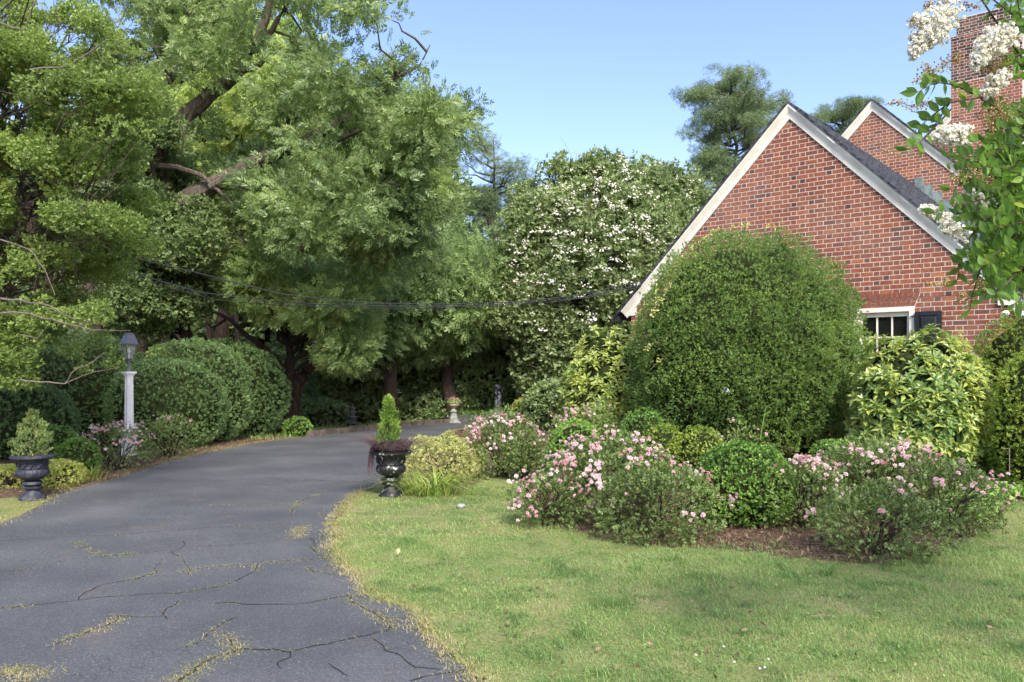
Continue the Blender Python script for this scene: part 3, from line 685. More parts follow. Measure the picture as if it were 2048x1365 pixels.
def chevron(mb, fr, ua, za, sl, v0, v1, n0, n1, ul, ur, m=0):
    """inverted V between vertical offsets v0 and v1 above the brick edge"""
    f = lambda u, v: za + v - sl * abs(u - ua)
    mb.prism([(ul - v0 * .45, f(ul - v0 * .45, v0)), (ul - v1 * .45, f(ul - v1 * .45, v1)), (ua, za + v1), (ua, za + v0)][::-1], fr, n0, n1, m)
    mb.prism([(ua, za + v0), (ua, za + v1), (ur + v1 * .45, f(ur + v1 * .45, v1)), (ur + v0 * .45, f(ur + v0 * .45, v0))][::-1], fr, n0, n1, m)
def rake(mb, fr, ua, za, sl, ul, ur):
    for v0, v1, n1 in ((0, .11, .03), (.11, .135, .04), (.135, .155, .05), (.155, .18, .06), (.18, .205, .072), (.205, .255, .085)):
        chevron(mb, fr, ua, za, sl, v0, v1, -.02, n1, ul, ur)
def roof(mb, fr, ua, za, sl, ul, ur, back, front=.105, seed=3):
    r = random.Random(seed)
    for sg, ue in ((-1, ul), (1, ur)):
        nrow = int(abs(ue - ua) / .16); 
        for i in range(nrow):
            a0 = ua + sg * abs(ue - ua) * i / nrow; a1 = ua + sg * abs(ue - ua) * (i + 1.15) / nrow
            f = lambda u, v: za + v - sl * abs(u - ua)
            lift = .022; t0 = .258; q = [(a0, f(a0, t0)), (a1, f(a1, t0)), (a1, f(a1, t0 + .05 + lift)), (a0, f(a0, t0 + .035))]
            if sg > 0: q = q[::-1]
            mb.prism(q, fr, -back, front + r.uniform(-.012, .012), 0, .5)
hs = thing('brick_house', LH, 'red brick house with three steep gables cream trim and slate roof behind the round bush', 'house')
fr1, fr2, fr3, frc = frame(0), frame(7.47), frame(12.0), frame(9.5)
A1, Z1 = 3.10, 6.02
WU0, WU1, WZ0, WZ1, ARH = 4.18, 5.11, 1.08, 2.65, .231
sl_ = .40
holes = [(WZ0, WZ1, (1, 0, WU0), (-1, 0, -WU1)), (WZ1, WZ1 + ARH, (1, sl_, WU0 - .01 + sl_ * WZ1), (-1, sl_, -(WU1 + .01) + sl_ * WZ1))]
mb = MB()
# mortar bed built as pieces round the opening
def mort(poly, fr, m=0): mb.prism(poly[::-1], fr, -.25, 0, m)
mort([(-.12, 0), (-.12, 2.8), (WU0, 2.8), (WU0, 0)][::-1], fr1); mort([(WU1, 0), (WU1, 2.8), (6.38, 2.8), (6.38, 0)][::-1], fr1)
mort([(WU0, 0), (WU0, WZ0), (WU1, WZ0), (WU1, 0)][::-1], fr1); mort([(WU0, WZ1 + .01), (WU0, 2.8), (WU1, 2.8), (WU1, WZ1 + .01)][::-1], fr1)
mort([(-.12, 2.8), (-.12, Z1 - 1.01 * 3.22 + .03), (A1, Z1 + .05), (6.38, Z1 - 1.01 * 3.28 + .05), (6.38, 2.8)][::-1], fr1)
brickwork(mb, fr1, -.12, 6.38, .02, 6.1, A1, Z1, 1.01, holes, seed=1)
# flat arch of raking bricks
nA = 13; r_ = random.Random(5)
for i in range(nA):
    b0 = WU0 + (WU1 - WU0) * i / nA + .004; b1 = WU0 + (WU1 - WU0) * (i + 1) / nA - .004
    spl = lambda b: b + (b - (WU0 + WU1) / 2) / ((WU1 - WU0) / 2) * sl_ * ARH
    t0, t1 = spl(b0 - .004) + .005, spl(b1 + .004) - .005; cut = .62 if i % 2 else .36
    lerp = lambda s: ((b0 + (t0 - b0) * s), (b1 + (t1 - b1) * s))
    for s0, s1 in ((0, cut - .025), (cut + .025, .965)):
        (x0, x1), (y0, y1) = lerp(s0), lerp(s1)
        mb.prism([(x0, WZ1 + ARH * s0), (x1, WZ1 + ARH * s0), (y1, WZ1 + ARH * s1), (y0, WZ1 + ARH * s1)], fr1, 0, .007, 1, r_.choice([.3, .4, .5, .35]))
# right side wall of the near gable
def side(u, z, n_): return fr1(6.38, z, 0) - NN * u + UU * n_
brickwork(mb, side, 0, 7.3, .02, 2.85, seed=8); mb.prism([(0, 0), (7.3, 0), (7.3, 2.9), (0, 2.9)], side, -.05, 0, 0)
mb.build('wall', [M['mortar'], M['brick']], hs)
mb = MB(); rake(mb, fr1, A1, Z1, 1.01, -.20, 6.48)
mb.prism([(-.28, 2.73), (.0, 2.73), (.0, 2.92), (-.10, 2.80)], fr1, -.4, .025); mb.prism([(6.27, 2.60), (6.62, 2.60), (6.62, 2.66), (6.45, 2.75), (6.27, 2.83)], fr1, -.4, .04)
mb.build('rake_trim', M['trim'], hs)
mb = MB(); roof(mb, fr1, A1, Z1, 1.01, -.38, 6.72, 7.4); mb.build('roof', M['slate'], hs)
mb = MB(); mb.tube([fr1(-.42, 2.72, -.05), fr1(-.42, 2.72, -7)], .06, 8); mb.box(fr1(-.46, 2.68, -.02), (.16, .13, .11), rot=-.7); mb.build('gutter', M['dark_metal'], hs)
mb = MB()
for i in range(16):
    u = 3.3 + i * .2; z = Z1 + .34 - 1.01 * (u - A1); mb.prism([(u, z - .12), (u + .195, z - .32), (u + .195, z + .13), (u, z + .15)], lambda a, b, c: fr1(a, b, c), -7.46, -7.40 + .006 * (i % 2))
mb.build('copper_flashing', M['copper'], hs)
# second gable
A2, Z2 = 2.31, 8.14
mb = MB(); mort([(-1.6, 3), (-1.6, Z2 - 1.01 * 3.9), (A2, Z2 + .05), (7.5, Z2 - 1.01 * 5.1), (7.5, 3)][::-1], fr2)
brickwork(mb, fr2, -1.6, 7.6, 3.4, 8.2, A2, Z2, 1.01, seed=2); mb.build('wall', [M['mortar'], M['brick']], hs)
mb = MB(); rake(mb, fr2, A2, Z2, 1.01, -1.7, 7.5); mb.build('rake_trim', M['trim'], hs)
mb = MB(); roof(mb, fr2, A2, Z2, 1.01, -1.9, 7.6, 6.0, seed=4); mb.build('roof', M['slate'], hs)
A3, Z3 = 4.2, 9.87
mb = MB(); mort([(0, 3), (0, Z3 - 1.01 * 4.2), (A3, Z3 + .05), (9, Z3 - 1.01 * 4.8), (9, 3)][::-1], fr3)
brickwork(mb, fr3, 1.5, 9, 6.5, 9.9, A3, Z3, 1.01, seed=3); mb.build('wall', [M['mortar'], M['brick']], hs)
mb = MB(); rake(mb, fr3, A3, Z3, 1.01, 0, 9); mb.build('rake_trim', M['trim'], hs)
mb = MB(); roof(mb, fr3, A3, Z3, 1.01, -.2, 9, 5.0, seed=6); mb.build('roof', M['slate'], hs)
# chimney
mb = MB(); cu0, cu1 = 3.666, 5.25
mb.prism([(cu0, 4), (cu1, 4), (cu1, 10.28), (cu0, 10.28)], frc, -.9, 0, 0); mb.prism([(cu0 + .1, 10.28), (cu1 - .1, 10.28), (cu1 - .1, 10.76), (cu0 + .1, 10.76)], frc, -.8, -.1, 0)
brickwork(mb, frc, cu0, cu1, 6.0, 9.05, seed=11); brickwork(mb, frc, cu0, cu1, 9.08, 10.27, seed=12, dark=.5); brickwork(mb, frc, cu0 + .1, cu1 - .1, 10.29, 10.75, seed=13, dark=.6, n0=-.1)
def chs(u, z, n_): return frc(cu0 - n_, z, -u)
brickwork(mb, chs, 0, .9, 6.0, 10.27, seed=14, dark=.2)
mb.build('chimney', [M['mortar'], M['brick']], hs)
# window
W = MB(); W.prism([(WU0, WZ1 - .075), (WU1, WZ1 - .075), (WU1, WZ1), (WU0, WZ1)], fr1, -.1, .02)
W.prism([(WU0, WZ0), (WU0 + .075, WZ0), (WU0 + .075, WZ1 - .075), (WU0, WZ1 - .075)], fr1, -.1, .018); W.prism([(WU1 - .075, WZ0), (WU1, WZ0), (WU1, WZ1 - .075), (WU1 - .075, WZ1 - .075)], fr1, -.1, .018)
wf = W.build('window', M['trim'], hs)
s0, s1, t0, t1 = WU0 + .075, WU1 - .075, WZ0 + .02, WZ1 - .075
W = MB(); W.prism([(s0, t1 - .075), (s1, t1 - .075), (s1, t1), (s0, t1)], fr1, -.09, -.035); W.prism([(s0, t0), (s1, t0), (s1, t0 + .08), (s0, t0 + .08)], fr1, -.09, -.035)
W.prism([(s0, t0 + .08), (s0 + .045, t0 + .08), (s0 + .045, t1 - .075), (s0, t1 - .075)], fr1, -.09, -.035); W.prism([(s1 - .045, t0 + .08), (s1, t0 + .08), (s1, t1 - .075), (s1 - .045, t1 - .075)], fr1, -.09, -.035)
iw = (s1 - s0 - .09) / 3
for k in (1, 2): u = s0 + .045 + iw * k; W.prism([(u - .012, t0 + .08), (u + .012, t0 + .08), (u + .012, t1 - .075), (u - .012, t1 - .075)], fr1, -.08, -.045)
ih = (t1 - t0 - .155) / 4
for k in (1, 2, 3):
    z = t0 + .08 + ih * k
    for c_ in range(3): u = s0 + .045 + iw * c_; W.prism([(u + .012, z - .012), (u + iw - .012, z - .012), (u + iw - .012, z + .012), (u + .012, z + .012)], fr1, -.08, -.047)
W.build('sash', M['trim'], wf)
W = MB(); W.prism([(s0 + .02, t0 + .05), (s1 - .02, t0 + .05), (s1 - .02, t1 - .05), (s0 + .02, t1 - .05)], fr1, -.074, -.066); W.build('pane', M['pane'], wf)
W = MB(); W.prism([(WU0 - .04, WZ0 - .06), (WU1 + .04, WZ0 - .06), (WU1 + .04, WZ0), (WU0 - .04, WZ0)], fr1, -.1, .06); W.build('sill', M['trim'], wf)
# shutter
W = MB(); a0, a1, b0, b1 = WU1 + .015, 5.51, WZ0, 2.555
W.prism([(a0, b0), (a1, b0), (a1, b1), (a0, b1)], fr1, .02, .045)
for q in ([(a0, b0), (a0 + .055, b0), (a0 + .055, b1), (a0, b1)], [(a1 - .055, b0), (a1, b0), (a1, b1), (a1 - .055, b1)], [(a0 + .055, b1 - .06), (a1 - .055, b1 - .06), (a1 - .055, b1), (a0 + .055, b1)], [(a0 + .055, b0), (a1 - .055, b0), (a1 - .055, b0 + .09), (a0 + .055, b0 + .09)], [(a0 + .055, b0 + .65), (a1 - .055, b0 + .65), (a1 - .055, b0 + .73), (a0 + .055, b0 + .73)]): W.prism(q, fr1, .045, .062)
for zz0, zz1 in ((b0 + .09, b0 + .65), (b0 + .73, b1 - .06)):
    e = .03; A_ = [(a0 + .065, zz0 + .01), (a1 - .065, zz0 + .01), (a1 - .065, zz1 - .01), (a0 + .065, zz1 - .01)]; B_ = [(a0 + .065 + e, zz0 + .01 + e), (a1 - .065 - e, zz0 + .01 + e), (a1 - .065 - e, zz1 - .01 - e), (a0 + .065 + e, zz1 - .01 - e)]
    vs = [fr1(*q, .046) for q in A_] + [fr1(*q, .060) for q in B_]; W.add(vs, [(0, 1, 5, 4), (1, 2, 6, 5), (2, 3, 7, 6), (3, 0, 4, 7), (4, 5, 6, 7)])
sh = W.build('shutter', M['black_paint'], hs)
W = MB(); W.tube([fr1(WU1 - .05, 2.49, .03), fr1(a0 + .02, 2.49, .055)], .009, 6); W.build('hinge', M['black_paint'], sh)
# floodlights
fl = thing('floodlight', fr1(6.45, 2.6, .05), 'white twin floodlight under the right end of the cream gable trim', 'floodlight')
W = MB(); W.lathe([(.045, -.06), (.05, 0)], fr1(6.45, 2.6, .04), 12); c0 = fr1(6.45, 2.55, .08); W.tube([c0, c0 + [.0, 0, -.02]], .02, 8)
W.build('bracket', M['white'], fl)
for sg in (-1, 1):
    W = MB(); d_ = norm(np.array([sg * .8, -.45, -.65])); b_ = c0 + np.array([sg * .03, 0, -.02])
    W.tube([b_, b_ + d_ * .05, b_ + d_ * .06, b_ + d_ * .15, b_ + d_ * .17], [.02, .028, .034, .056, .058], 14); W.build('lamp_head', M['white'], fl)
vt = thing('wall_light', P(1452, 781, 11.4), 'small grey shaded light poking out of the big round bush', 'wall light')
W = MB(); W.lathe([(.06, -.02), (.055, -.012), (.025, .03), (.01, .035)], P(1452, 781, 11.32), 14); W.build('shade', M['stone'], vt)
W = MB(); W.tube([P(1452, 779, 11.25), P(1460, 781, 13.2), P(1462, 783, 15.1)], .02, 8); W.build('bracket', M['dark_metal'], vt)

# ================================================================ trees
PEC = [T_pinnate(4, .46, .16, .7, s) for s in (11, 12, 13, 10, 9)]; WHO = [T_whorl(5, .7, .42, 70, s) for s in (14, 15)]; BRD = [T_needle(6, 65, .7, .36, s) for s in (16, 17, 18)]
PIN = [T_needle(13, 70, .8, .06, s) for s in (19, 20, 21)]
def tubes(mb, lst, d0, d1=None, seg=8):
    for pts, r0, r1 in lst:
        n = len(pts); pp = [P(x, y, d0 + (d1 - d0) * i / (n - 1) if d1 else d0) for i, (x, y) in enumerate(pts)]
        # subdivide with slight wander
        fine = []; 
        for a, b in zip(pp[:-1], pp[1:]):
            for k in range(3): fine.append(a + (b - a) * k / 3 + (rng.normal(0, .02, 3) * np.linalg.norm(b - a) if k else 0))
        fine.append(pp[-1]); m_ = len(fine)
        mb.tube(fine, [r0 + (r1 - r0) * i / (m_ - 1) for i in range(m_)], seg)
# big pecan
base = P(150, 905, 19.5); base[2] = 0
pec = thing('pecan_tree', base, 'huge old spreading tree with thick leaning limbs over the driveway', 'tree')
mb = MB()
tubes(mb, [([(150, 915), (165, 700), (190, 560), (230, 470)], .42, .33), ([(215, 500), (345, 415), (420, 375), (500, 330), (600, 290), (680, 245), (770, 170), (830, 110)], .27, .05),
           ([(200, 520), (300, 320), (352, 245), (405, 205), (470, 150), (510, 100), (530, 40), (550, -60), (600, -200)], .24, .07),
           ([(225, 480), (265, 250), (300, 192), (340, 165), (360, 120), (385, 60), (380, -40), (370, -150)], .17, .06)], 19.5)
tubes(mb, [([(305, 188), (270, 135), (245, 95), (210, 40)], .09, .03), ([(335, 168), (385, 155), (395, 115)], .08, .03), ([(480, 145), (520, 130), (530, 120)], .08, .04), ([(512, 95), (545, 60), (580, 0), (640, -60)], .09, .03),
           ([(315, 332), (355, 335), (400, 350), (435, 380), (495, 440)], .085, .03), ([(420, 375), (470, 345), (520, 370), (580, 412), (600, 480), (610, 540)], .09, .025),
           ([(560, 305), (565, 270), (580, 230)], .08, .04), ([(600, 290), (660, 290), (740, 250), (800, 262), (860, 270)], .07, .02), ([(580, 412), (640, 370), (720, 350), (800, 330), (880, 300)], .05, .015),
           ([(590, 420), (680, 415), (760, 400), (860, 380)], .045, .012), ([(680, 245), (740, 230), (830, 240), (900, 225), (950, 240)], .05, .012), ([(770, 170), (840, 130), (860, 90)], .04, .012),
           ([(385, 215), (370, 260), (365, 300)], .05, .02), ([(300, 320), (250, 300), (200, 250)], .08, .03)], 19.2)
trunk_mb = mb
crown = poly_blobs([(250, -90), (640, -90), (660, 0), (740, 10), (800, 40), (850, 80), (866, 150), (915, 225), (930, 250), (870, 300), (870, 340), (890, 400), (890, 440), (860, 470), (800, 440), (720, 400), (640, 380), (560, 250), (420, 130), (300, 120), (240, 60)], 54, 17.5, 22, .55, .95)
crown += poly_blobs([(560, 380), (860, 340), (880, 420), (850, 500), (760, 530), (640, 530), (560, 480), (480, 380)], 30, 17.0, 21.5, .6, 1.0)
crown += poly_blobs([(330, 250), (520, 230), (560, 320), (520, 400), (380, 330)], 7, 20, 23, .5, .7) + poly_blobs([(200, -80), (420, -90), (420, 40), (250, 80)], 7, 18, 22, .6, .9)
crown += [(*P(x_, y_, 18.2), r_) for x_, y_, r_ in ((700, 200, .5), (760, 240, .5), (820, 150, .45), (690, 150, .5), (330, 230, .3), (740, 300, .6), (850, 240, .5))]
crown += [(*P(600, 215, 19), .5), (*P(480, 60, 18.6), .7), (*P(380, 30, 19), .55), (*P(440, 110, 18.4), .5)]
Bc = np.array([b[:3] for b in crown]); anchors = np.array([v for v in trunk_mb.v])
for b_ in Bc[::2]:
    j = np.argmin(np.linalg.norm(anchors - b_, axis=1)); 
    limb(trunk_mb, anchors[j], b_, .035, .008, -.05, 5, .2, 4)
trunk_mb.build('trunk', M['bark'], pec, smooth=True)
def foliage(parent, blobs, mat, T, size, per, tint=.45, droop=.5, gap=-.55, flat=.8, patch=.15, name='crown', shell=.6, tj=.12):
    lf = LF()
    for b in blobs:
        b_, r_ = np.array(b[:3]), b[3]; n = int(per * r_ ** 2); dv = norm(rng.normal(size=(n, 3))); po = b_ + dv * (r_ * (1 - shell * rng.random(n) ** 1.3))[:, None] * [1.15, 1.15, flat]
        k = vnoise(po, 1.5, 52) + .6 * vnoise(po, 3.7, 53) > gap; po, dv = po[k], dv[k]
        ax = dv * .8 + rng.normal(0, .45, dv.shape) + [0, 0, .2 - droop]
        tn = tint + patch * vnoise(po, .8, 54) + patch * vnoise(po, 3, 55) + rng.normal(0, .06)
        up = norm(np.cross(ax, np.tile([0, 0, 1.0], (len(po), 1)) + rng.normal(0, .3, po.shape))) + rng.normal(0, .2, po.shape)
        kk = rng.integers(0, len(T), len(po)); sz = size * rng.uniform(.7, 1.25, len(po))
        for i, tt in enumerate(T): s_ = kk == i; stamp(lf, tt, po[s_], ax[s_], sz[s_], tn[s_], up=up[s_], tj=tj)
    return lf.build(name, mat, parent)
foliage(pec, crown, M['pecan'], PEC, .25, 470, .41, gap=-.08, patch=.22, shell=.9, droop=.4)

# near left tree with layered small leaves and pale twigs
def hits(b, x, y, pad):
    d = b[1]; return math.hypot(CX + b[0] / d * F - x, HZ + (CH - b[2]) / d * F - y) < b[3] * 1.15 * F / d + pad
nb_keep = lambda nb: [b for b in nb if not (hits(b, 262, 676, 16) or hits(b, 262, 800, 10) or hits(b, 262, 850, 10))]
nl = thing('evergreen_tree', (-10.7, 17, 0), 'bright green small leaved tree with pale bare twigs at left edge', 'tree')
mb = MB(); limb(mb, (-10.7, 17, -.1), (-9.6, 15, 6.6), .30, .10, 0, 9, .06, 8); mb.build('trunk', M['bark_red'], nl, smooth=True)
edge = [(-450, 20), (60, -100), (150, -60), (215, 20), (245, 90), (255, 170), (285, 215), (300, 260), (250, 330), (255, 380), (270, 440), (285, 500), (235, 540), (245, 600), (262, 655), (170, 690), (60, 665), (-60, 700), (-450, 640)]
nb = poly_blobs(edge, 300, 9.4, 13.5, .28, .52) + [(*P(20, 720, 10), .3), (*P(-40, 700, 10), .4), (*P(25, 760, 10), .25), (*P(225, 728, 10.5), .11), (*P(258, 716, 10.5), .09), (*P(312, 705, 10.5), .10), (*P(285, 712, 10.5), .08), (*P(180, 735, 10.5), .14), (*P(200, 700, 10.4), .15), (*P(160, 700, 10.4), .2)]
nb = nb_keep(nb)
foliage(nl, nb, M['near_leaf'], BRD, .062, 4600, .46, droop=.15, flat=.42, gap=0, patch=.16, shell=.9)
mb = MB()
for b in nb:
    if rng.random() < .8 and b[2] > 2.5:
        c_ = np.array(b[:3]); s0 = np.array([-9.6, 15, max(1.8, c_[2] * .9)]) + rng.normal(0, .3, 3); s0 = s0 + (c_ - s0) * rng.uniform(.1, .45)
        pp = limb(mb, s0, c_, .022, .008, .05, 5, .14, 5)
        for _ in range(5): limb(mb, pp[rng.integers(2, 5)], c_ + rng.normal(0, .5, 3) * b[3] + [.15, -.15, .02], .006, .0022, .05, 4, .2, 3)
tubes(mb, [([(-40, 620), (60, 628), (130, 648), (185, 660), (260, 662)], .014, .003), ([(-20, 600), (40, 600), (100, 612), (150, 640)], .016, .004), ([(40, 760), (80, 765), (130, 768), (165, 752), (240, 735)], .012, .003), ([(130, 768), (150, 740), (175, 730), (210, 705)], .009, .003), ([(40, 670), (75, 678), (88, 660)], .008, .003), ([(-30, 470), (60, 500), (90, 540), (110, 590)], .009, .004), ([(-20, 40), (50, 60), (62, 20), (75, -10)], .013, .004), ([(60, 140), (140, 130), (200, 90), (215, 78)], .013, .004)], 9.3)
mb.build('branches', M['bark_twig'], nl, smooth=True)

tree('holly_tree', 'dark glossy holly tree rising behind the white lamp post', (P(330, 880, 17.2)[0], 20.5, 0), poly_blobs([(240, 300), (330, 330), (400, 420), (440, 520), (430, 620), (400, 690), (250, 690), (200, 500)], 42, 18.6, 21.5, .5, .8) + poly_blobs([(220, 20), (290, 100), (330, 300), (240, 340), (180, 200)], 16, 18, 20, .4, .7), M['holly'], M['bark_dark'], BRD, .13, 1300, .2, tint=.45, droop=.2, gap=-.3)
tree('slender_tree', 'small tree with drooping feathery leaves and dark forked trunk over the hedge', (P(570, 880, 21.5)[0], 21.5, 0), poly_blobs([(430, 520), (620, 540), (730, 560), (760, 660), (700, 715), (640, 690), (600, 630), (420, 590)], 30, 19.5, 23, .45, .75), M['pecan'], M['bark_dark'], PEC, .26, 620, .17, tint=.52, droop=.6, gap=-.2, trunk_top=P(585, 660, 21.5))
mb = MB(); lt = thing('leaning_tree', (P(585, 0, 23)[0], 23, 0), 'reddish brown trunk leaning right under the tree canopy', 'tree')
tubes(mb, [([(580, 862), (592, 775), (612, 740), (650, 700), (705, 655), (760, 600)], .2, .09), ([(555, 850), (566, 745), (548, 715), (520, 690), (460, 640), (395, 610)], .13, .04), ([(566, 745), (578, 715), (600, 690), (615, 670)], .09, .04), ([(450, 640), (425, 655), (400, 640)], .05, .02)], 23); mb.build('trunk', M['bark_red'], lt, smooth=True)
foliage(lt, poly_blobs([(640, 560), (820, 560), (850, 640), (800, 700), (700, 690)], 16, 23, 26, .6, .9), M['mid_leaf'], PEC, .27, 500, .45)
# middle distance trees
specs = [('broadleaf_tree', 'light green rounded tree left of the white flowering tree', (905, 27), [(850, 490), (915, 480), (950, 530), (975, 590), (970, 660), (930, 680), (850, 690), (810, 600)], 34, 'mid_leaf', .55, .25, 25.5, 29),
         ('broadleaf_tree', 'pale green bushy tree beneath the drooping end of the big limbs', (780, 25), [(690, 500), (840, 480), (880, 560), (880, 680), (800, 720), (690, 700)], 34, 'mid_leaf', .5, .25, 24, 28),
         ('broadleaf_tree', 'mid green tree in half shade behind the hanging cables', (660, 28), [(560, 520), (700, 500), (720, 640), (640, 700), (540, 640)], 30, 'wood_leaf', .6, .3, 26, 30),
         ('sunlit_tree', 'bright yellow green tree glowing behind the highest forked limbs', (440, 31), [(330, -40), (560, 0), (600, 120), (560, 260), (380, 300), (300, 160)], 34, 'sunlit', .55, .4, 29, 33),
         ('sunlit_tree', 'yellow green tree seen through the gap above the lowest thick limb', (600, 31), [(460, 200), (680, 190), (760, 330), (700, 480), (460, 460), (400, 320)], 36, 'sunlit', .45, .4, 29, 33),
         ('sunlit_tree', 'fresh green tree behind the right tips of the huge tree', (800, 30), [(700, 220), (820, 210), (850, 330), (870, 470), (780, 500), (690, 380)], 26, 'sunlit', .3, .4, 28, 32)]
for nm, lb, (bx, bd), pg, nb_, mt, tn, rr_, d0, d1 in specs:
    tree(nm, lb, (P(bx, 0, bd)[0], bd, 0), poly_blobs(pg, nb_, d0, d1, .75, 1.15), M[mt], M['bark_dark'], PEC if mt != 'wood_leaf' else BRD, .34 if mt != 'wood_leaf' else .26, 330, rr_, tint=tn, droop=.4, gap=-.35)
# white crape myrtle
cm = poly_blobs([(1010, 420), (1080, 360), (1180, 325), (1260, 315), (1330, 330), (1400, 370), (1420, 440), (1400, 560), (1330, 600), (1280, 760), (1200, 800), (1060, 780), (1010, 680), (985, 600), (1000, 520)], 230, 24.3, 29, .5, .85)
cm2 = []
for b in cm:
    bx_, by_ = CX + b[0] / b[1] * F, HZ + (CH - b[2]) / b[1] * F; rho = min(1, math.hypot((bx_ - 1200) / 225, (by_ - 600) / 290)); dd_ = 27.3 + (-1 if rng.random() < .72 else 1) * 3.3 * math.sqrt(1 - rho ** 2) * rng.uniform(.75, 1)
    cm2.append((*P(bx_, by_, dd_), b[3]))
cm = cm2
ct = tree('crape_myrtle', 'big domed tree covered in white flower clusters left of the gable', (P(1190, 0, 27)[0], 27, 0), cm, M['crape'], M['bark_pale'], BRD, .19, 800, .12, tint=.55, droop=.15, stems=4, gap=-.35, shell=.9, flat=.85, cat='flowering tree')
pts, nr = [], []
spx = [(1180, 345), (1240, 335), (1290, 345), (1330, 350), (1150, 380), (1210, 375), (1250, 385), (1300, 380), (1350, 385), (1120, 400), (1165, 410), (1215, 405), (1262, 410), (1310, 405), (1370, 400), (1075, 400), (1050, 430), (1090, 425), (1140, 430), (1190, 440), (1240, 430), (1285, 435), (1340, 420), (1390, 420), (1040, 465), (1070, 460), (1110, 465), (1300, 445), (1035, 500), (1060, 480), (1290, 455), (1325, 465), (1350, 455), (1290, 470), (1270, 445), (1210, 500), (1230, 510), (1245, 505), (1195, 535), (1215, 540), (1260, 540), (1030, 550), (1050, 555), (1020, 570), (1070, 560), (1000, 590), (985, 600), (1110, 565), (1150, 625), (1165, 640), (1198, 640), (990, 635), (1280, 460), (1300, 470), (1380, 470), (1345, 490), (1395, 440), (1200, 350), (1270, 325), (1120, 370), (1100, 385), (1145, 355), (1230, 460), (1180, 480), (1130, 490), (1320, 330)]
spx = spx + [(rng.uniform(1000, 1410), rng.uniform(320, 520)) for _ in range(90)] + [(rng.uniform(980, 1330), rng.uniform(500, 660)) for _ in range(25)]
spx = [q for q in spx if q[1] > 318 + .0022 * (q[0] - 1255) ** 2 * (1 if q[0] < 1255 else .8)]
for x, y in spx:
    for _ in range(2): xx_, yy_ = x + rng.normal(0, 13), y + rng.normal(0, 9); pts.append(P(xx_, yy_, 27.3 - 3.3 * math.sqrt(max(0, 1 - min(1, math.hypot((xx_ - 1200) / 225, (yy_ - 600) / 290)) ** 2)) - .75)); nr.append(norm(np.array([rng.normal(0, .4), -.5, .8])))
blossoms(ct, pts, nr, .064, ct, M['white_petal'], cl=5, spread=.06, tint=.33)
# pines
def pine(name, label, px, d, ytop, ybot, wpx, whorls, dens=1.0, base_r=.22, tint=.5):
    x = (px - CX) / F * d; zt = CH - (ytop - HZ) / F * d; zb = CH - (ybot - HZ) / F * d; Rm = wpx / 2 * d / F
    t = thing(name, (x, d, 0), label, 'pine tree'); mb = MB(); mp = limb(mb, (x, d, -.1), (x + .1, d, zt), base_r, .03, 0, 8, .03, 9); bl = []
    for i in range(whorls):
        s = i / (whorls - 1); z = zb + (zt - .4 - zb) * s; prof = (math.sin(math.pi * min(1, .25 + .75 * (1 - s) ** .8)) * .8 + .28) * rng.uniform(.65, 1.15)
        for k in range(rng.integers(2, 4)):
            a = rng.uniform(0, 6.28); L = Rm * prof; e = np.array([x + L * math.cos(a), d + L * math.sin(a), z + L * .15]); pp = limb(mb, (x, d, z - .3), e, .06, .015, .06, 5, .12, 4)
            bl.append((*e, rng.uniform(.4, .65))); 
            if L > .9: m_ = (np.array(e) + np.array([x, d, z])) / 2 + rng.normal(0, .3, 3); bl.append((*m_, rng.uniform(.35, .55)))
    bl.append((x, d, zt, .4)); mb.build('trunk', M['bark'], t, smooth=True)
    foliage(t, bl, M['pine'], PIN, .19, 430 * dens, tint, droop=-.35, flat=.5, gap=-.35, shell=.8)
pine('pine_tree', 'thin tall pine with bare grey trunk beside the big tree edge', 983, 42, 280, 470, 125, 13, .9)
pine('pine_tree', 'dense tall pine rising behind the left slope of the near gable', 1462, 38, 152, 430, 158, 34, 1.4, tint=.55)
pine('pine_tree', 'small pine top showing between the two brick gable peaks', 1683, 48, 205, 300, 105, 12, 1.6)
pine('pine_tree', 'dark broad pine just behind the thin pine', 1040, 46, 375, 520, 150, 12, 1.8, tint=.3)
# woodland: understory, far wood
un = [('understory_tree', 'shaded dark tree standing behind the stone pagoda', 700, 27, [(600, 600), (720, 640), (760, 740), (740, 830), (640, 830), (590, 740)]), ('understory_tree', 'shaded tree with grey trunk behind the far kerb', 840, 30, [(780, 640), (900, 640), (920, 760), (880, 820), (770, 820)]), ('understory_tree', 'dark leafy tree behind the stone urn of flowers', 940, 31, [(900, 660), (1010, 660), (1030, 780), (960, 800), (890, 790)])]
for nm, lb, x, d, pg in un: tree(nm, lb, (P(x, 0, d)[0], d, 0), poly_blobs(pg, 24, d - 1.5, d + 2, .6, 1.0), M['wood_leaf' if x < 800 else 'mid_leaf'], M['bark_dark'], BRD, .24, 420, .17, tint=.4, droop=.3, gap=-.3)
wd = thing('woods', (0, 40, 0), 'dense dark woodland beyond the driveway', 'woods'); wd['kind'] = 'stuff'
lf_b = []
for _ in range(430):
    x = rng.uniform(-34, 11); y = rng.uniform(32, 46); zt = 12.5 - .10 * abs(x + 10) - (4.5 if x > -3 else 0) - max(0, x) * .2
    lf_b.append((x, y, rng.uniform(.5, max(2, zt)), rng.uniform(1.2, 1.9)))
mb = MB()
for i in range(60):
    x = rng.uniform(-26, 8); y = rng.uniform(27, 40); mb_r = rng.uniform(.09, .22); limb(mb, (x, y, -.1), (x + rng.normal(0, .8), y, rng.uniform(7, 9)), mb_r, mb_r * .6, 0, 7, .03, 6)
mb.build('trunks', M['bark_dark'], wd, smooth=True)['kind'] = 'stuff'
o = foliage(wd, lf_b, M['wood_leaf'], BRD, .45, 130, .45, gap=-.6, name='crowns'); o['kind'] = 'stuff'
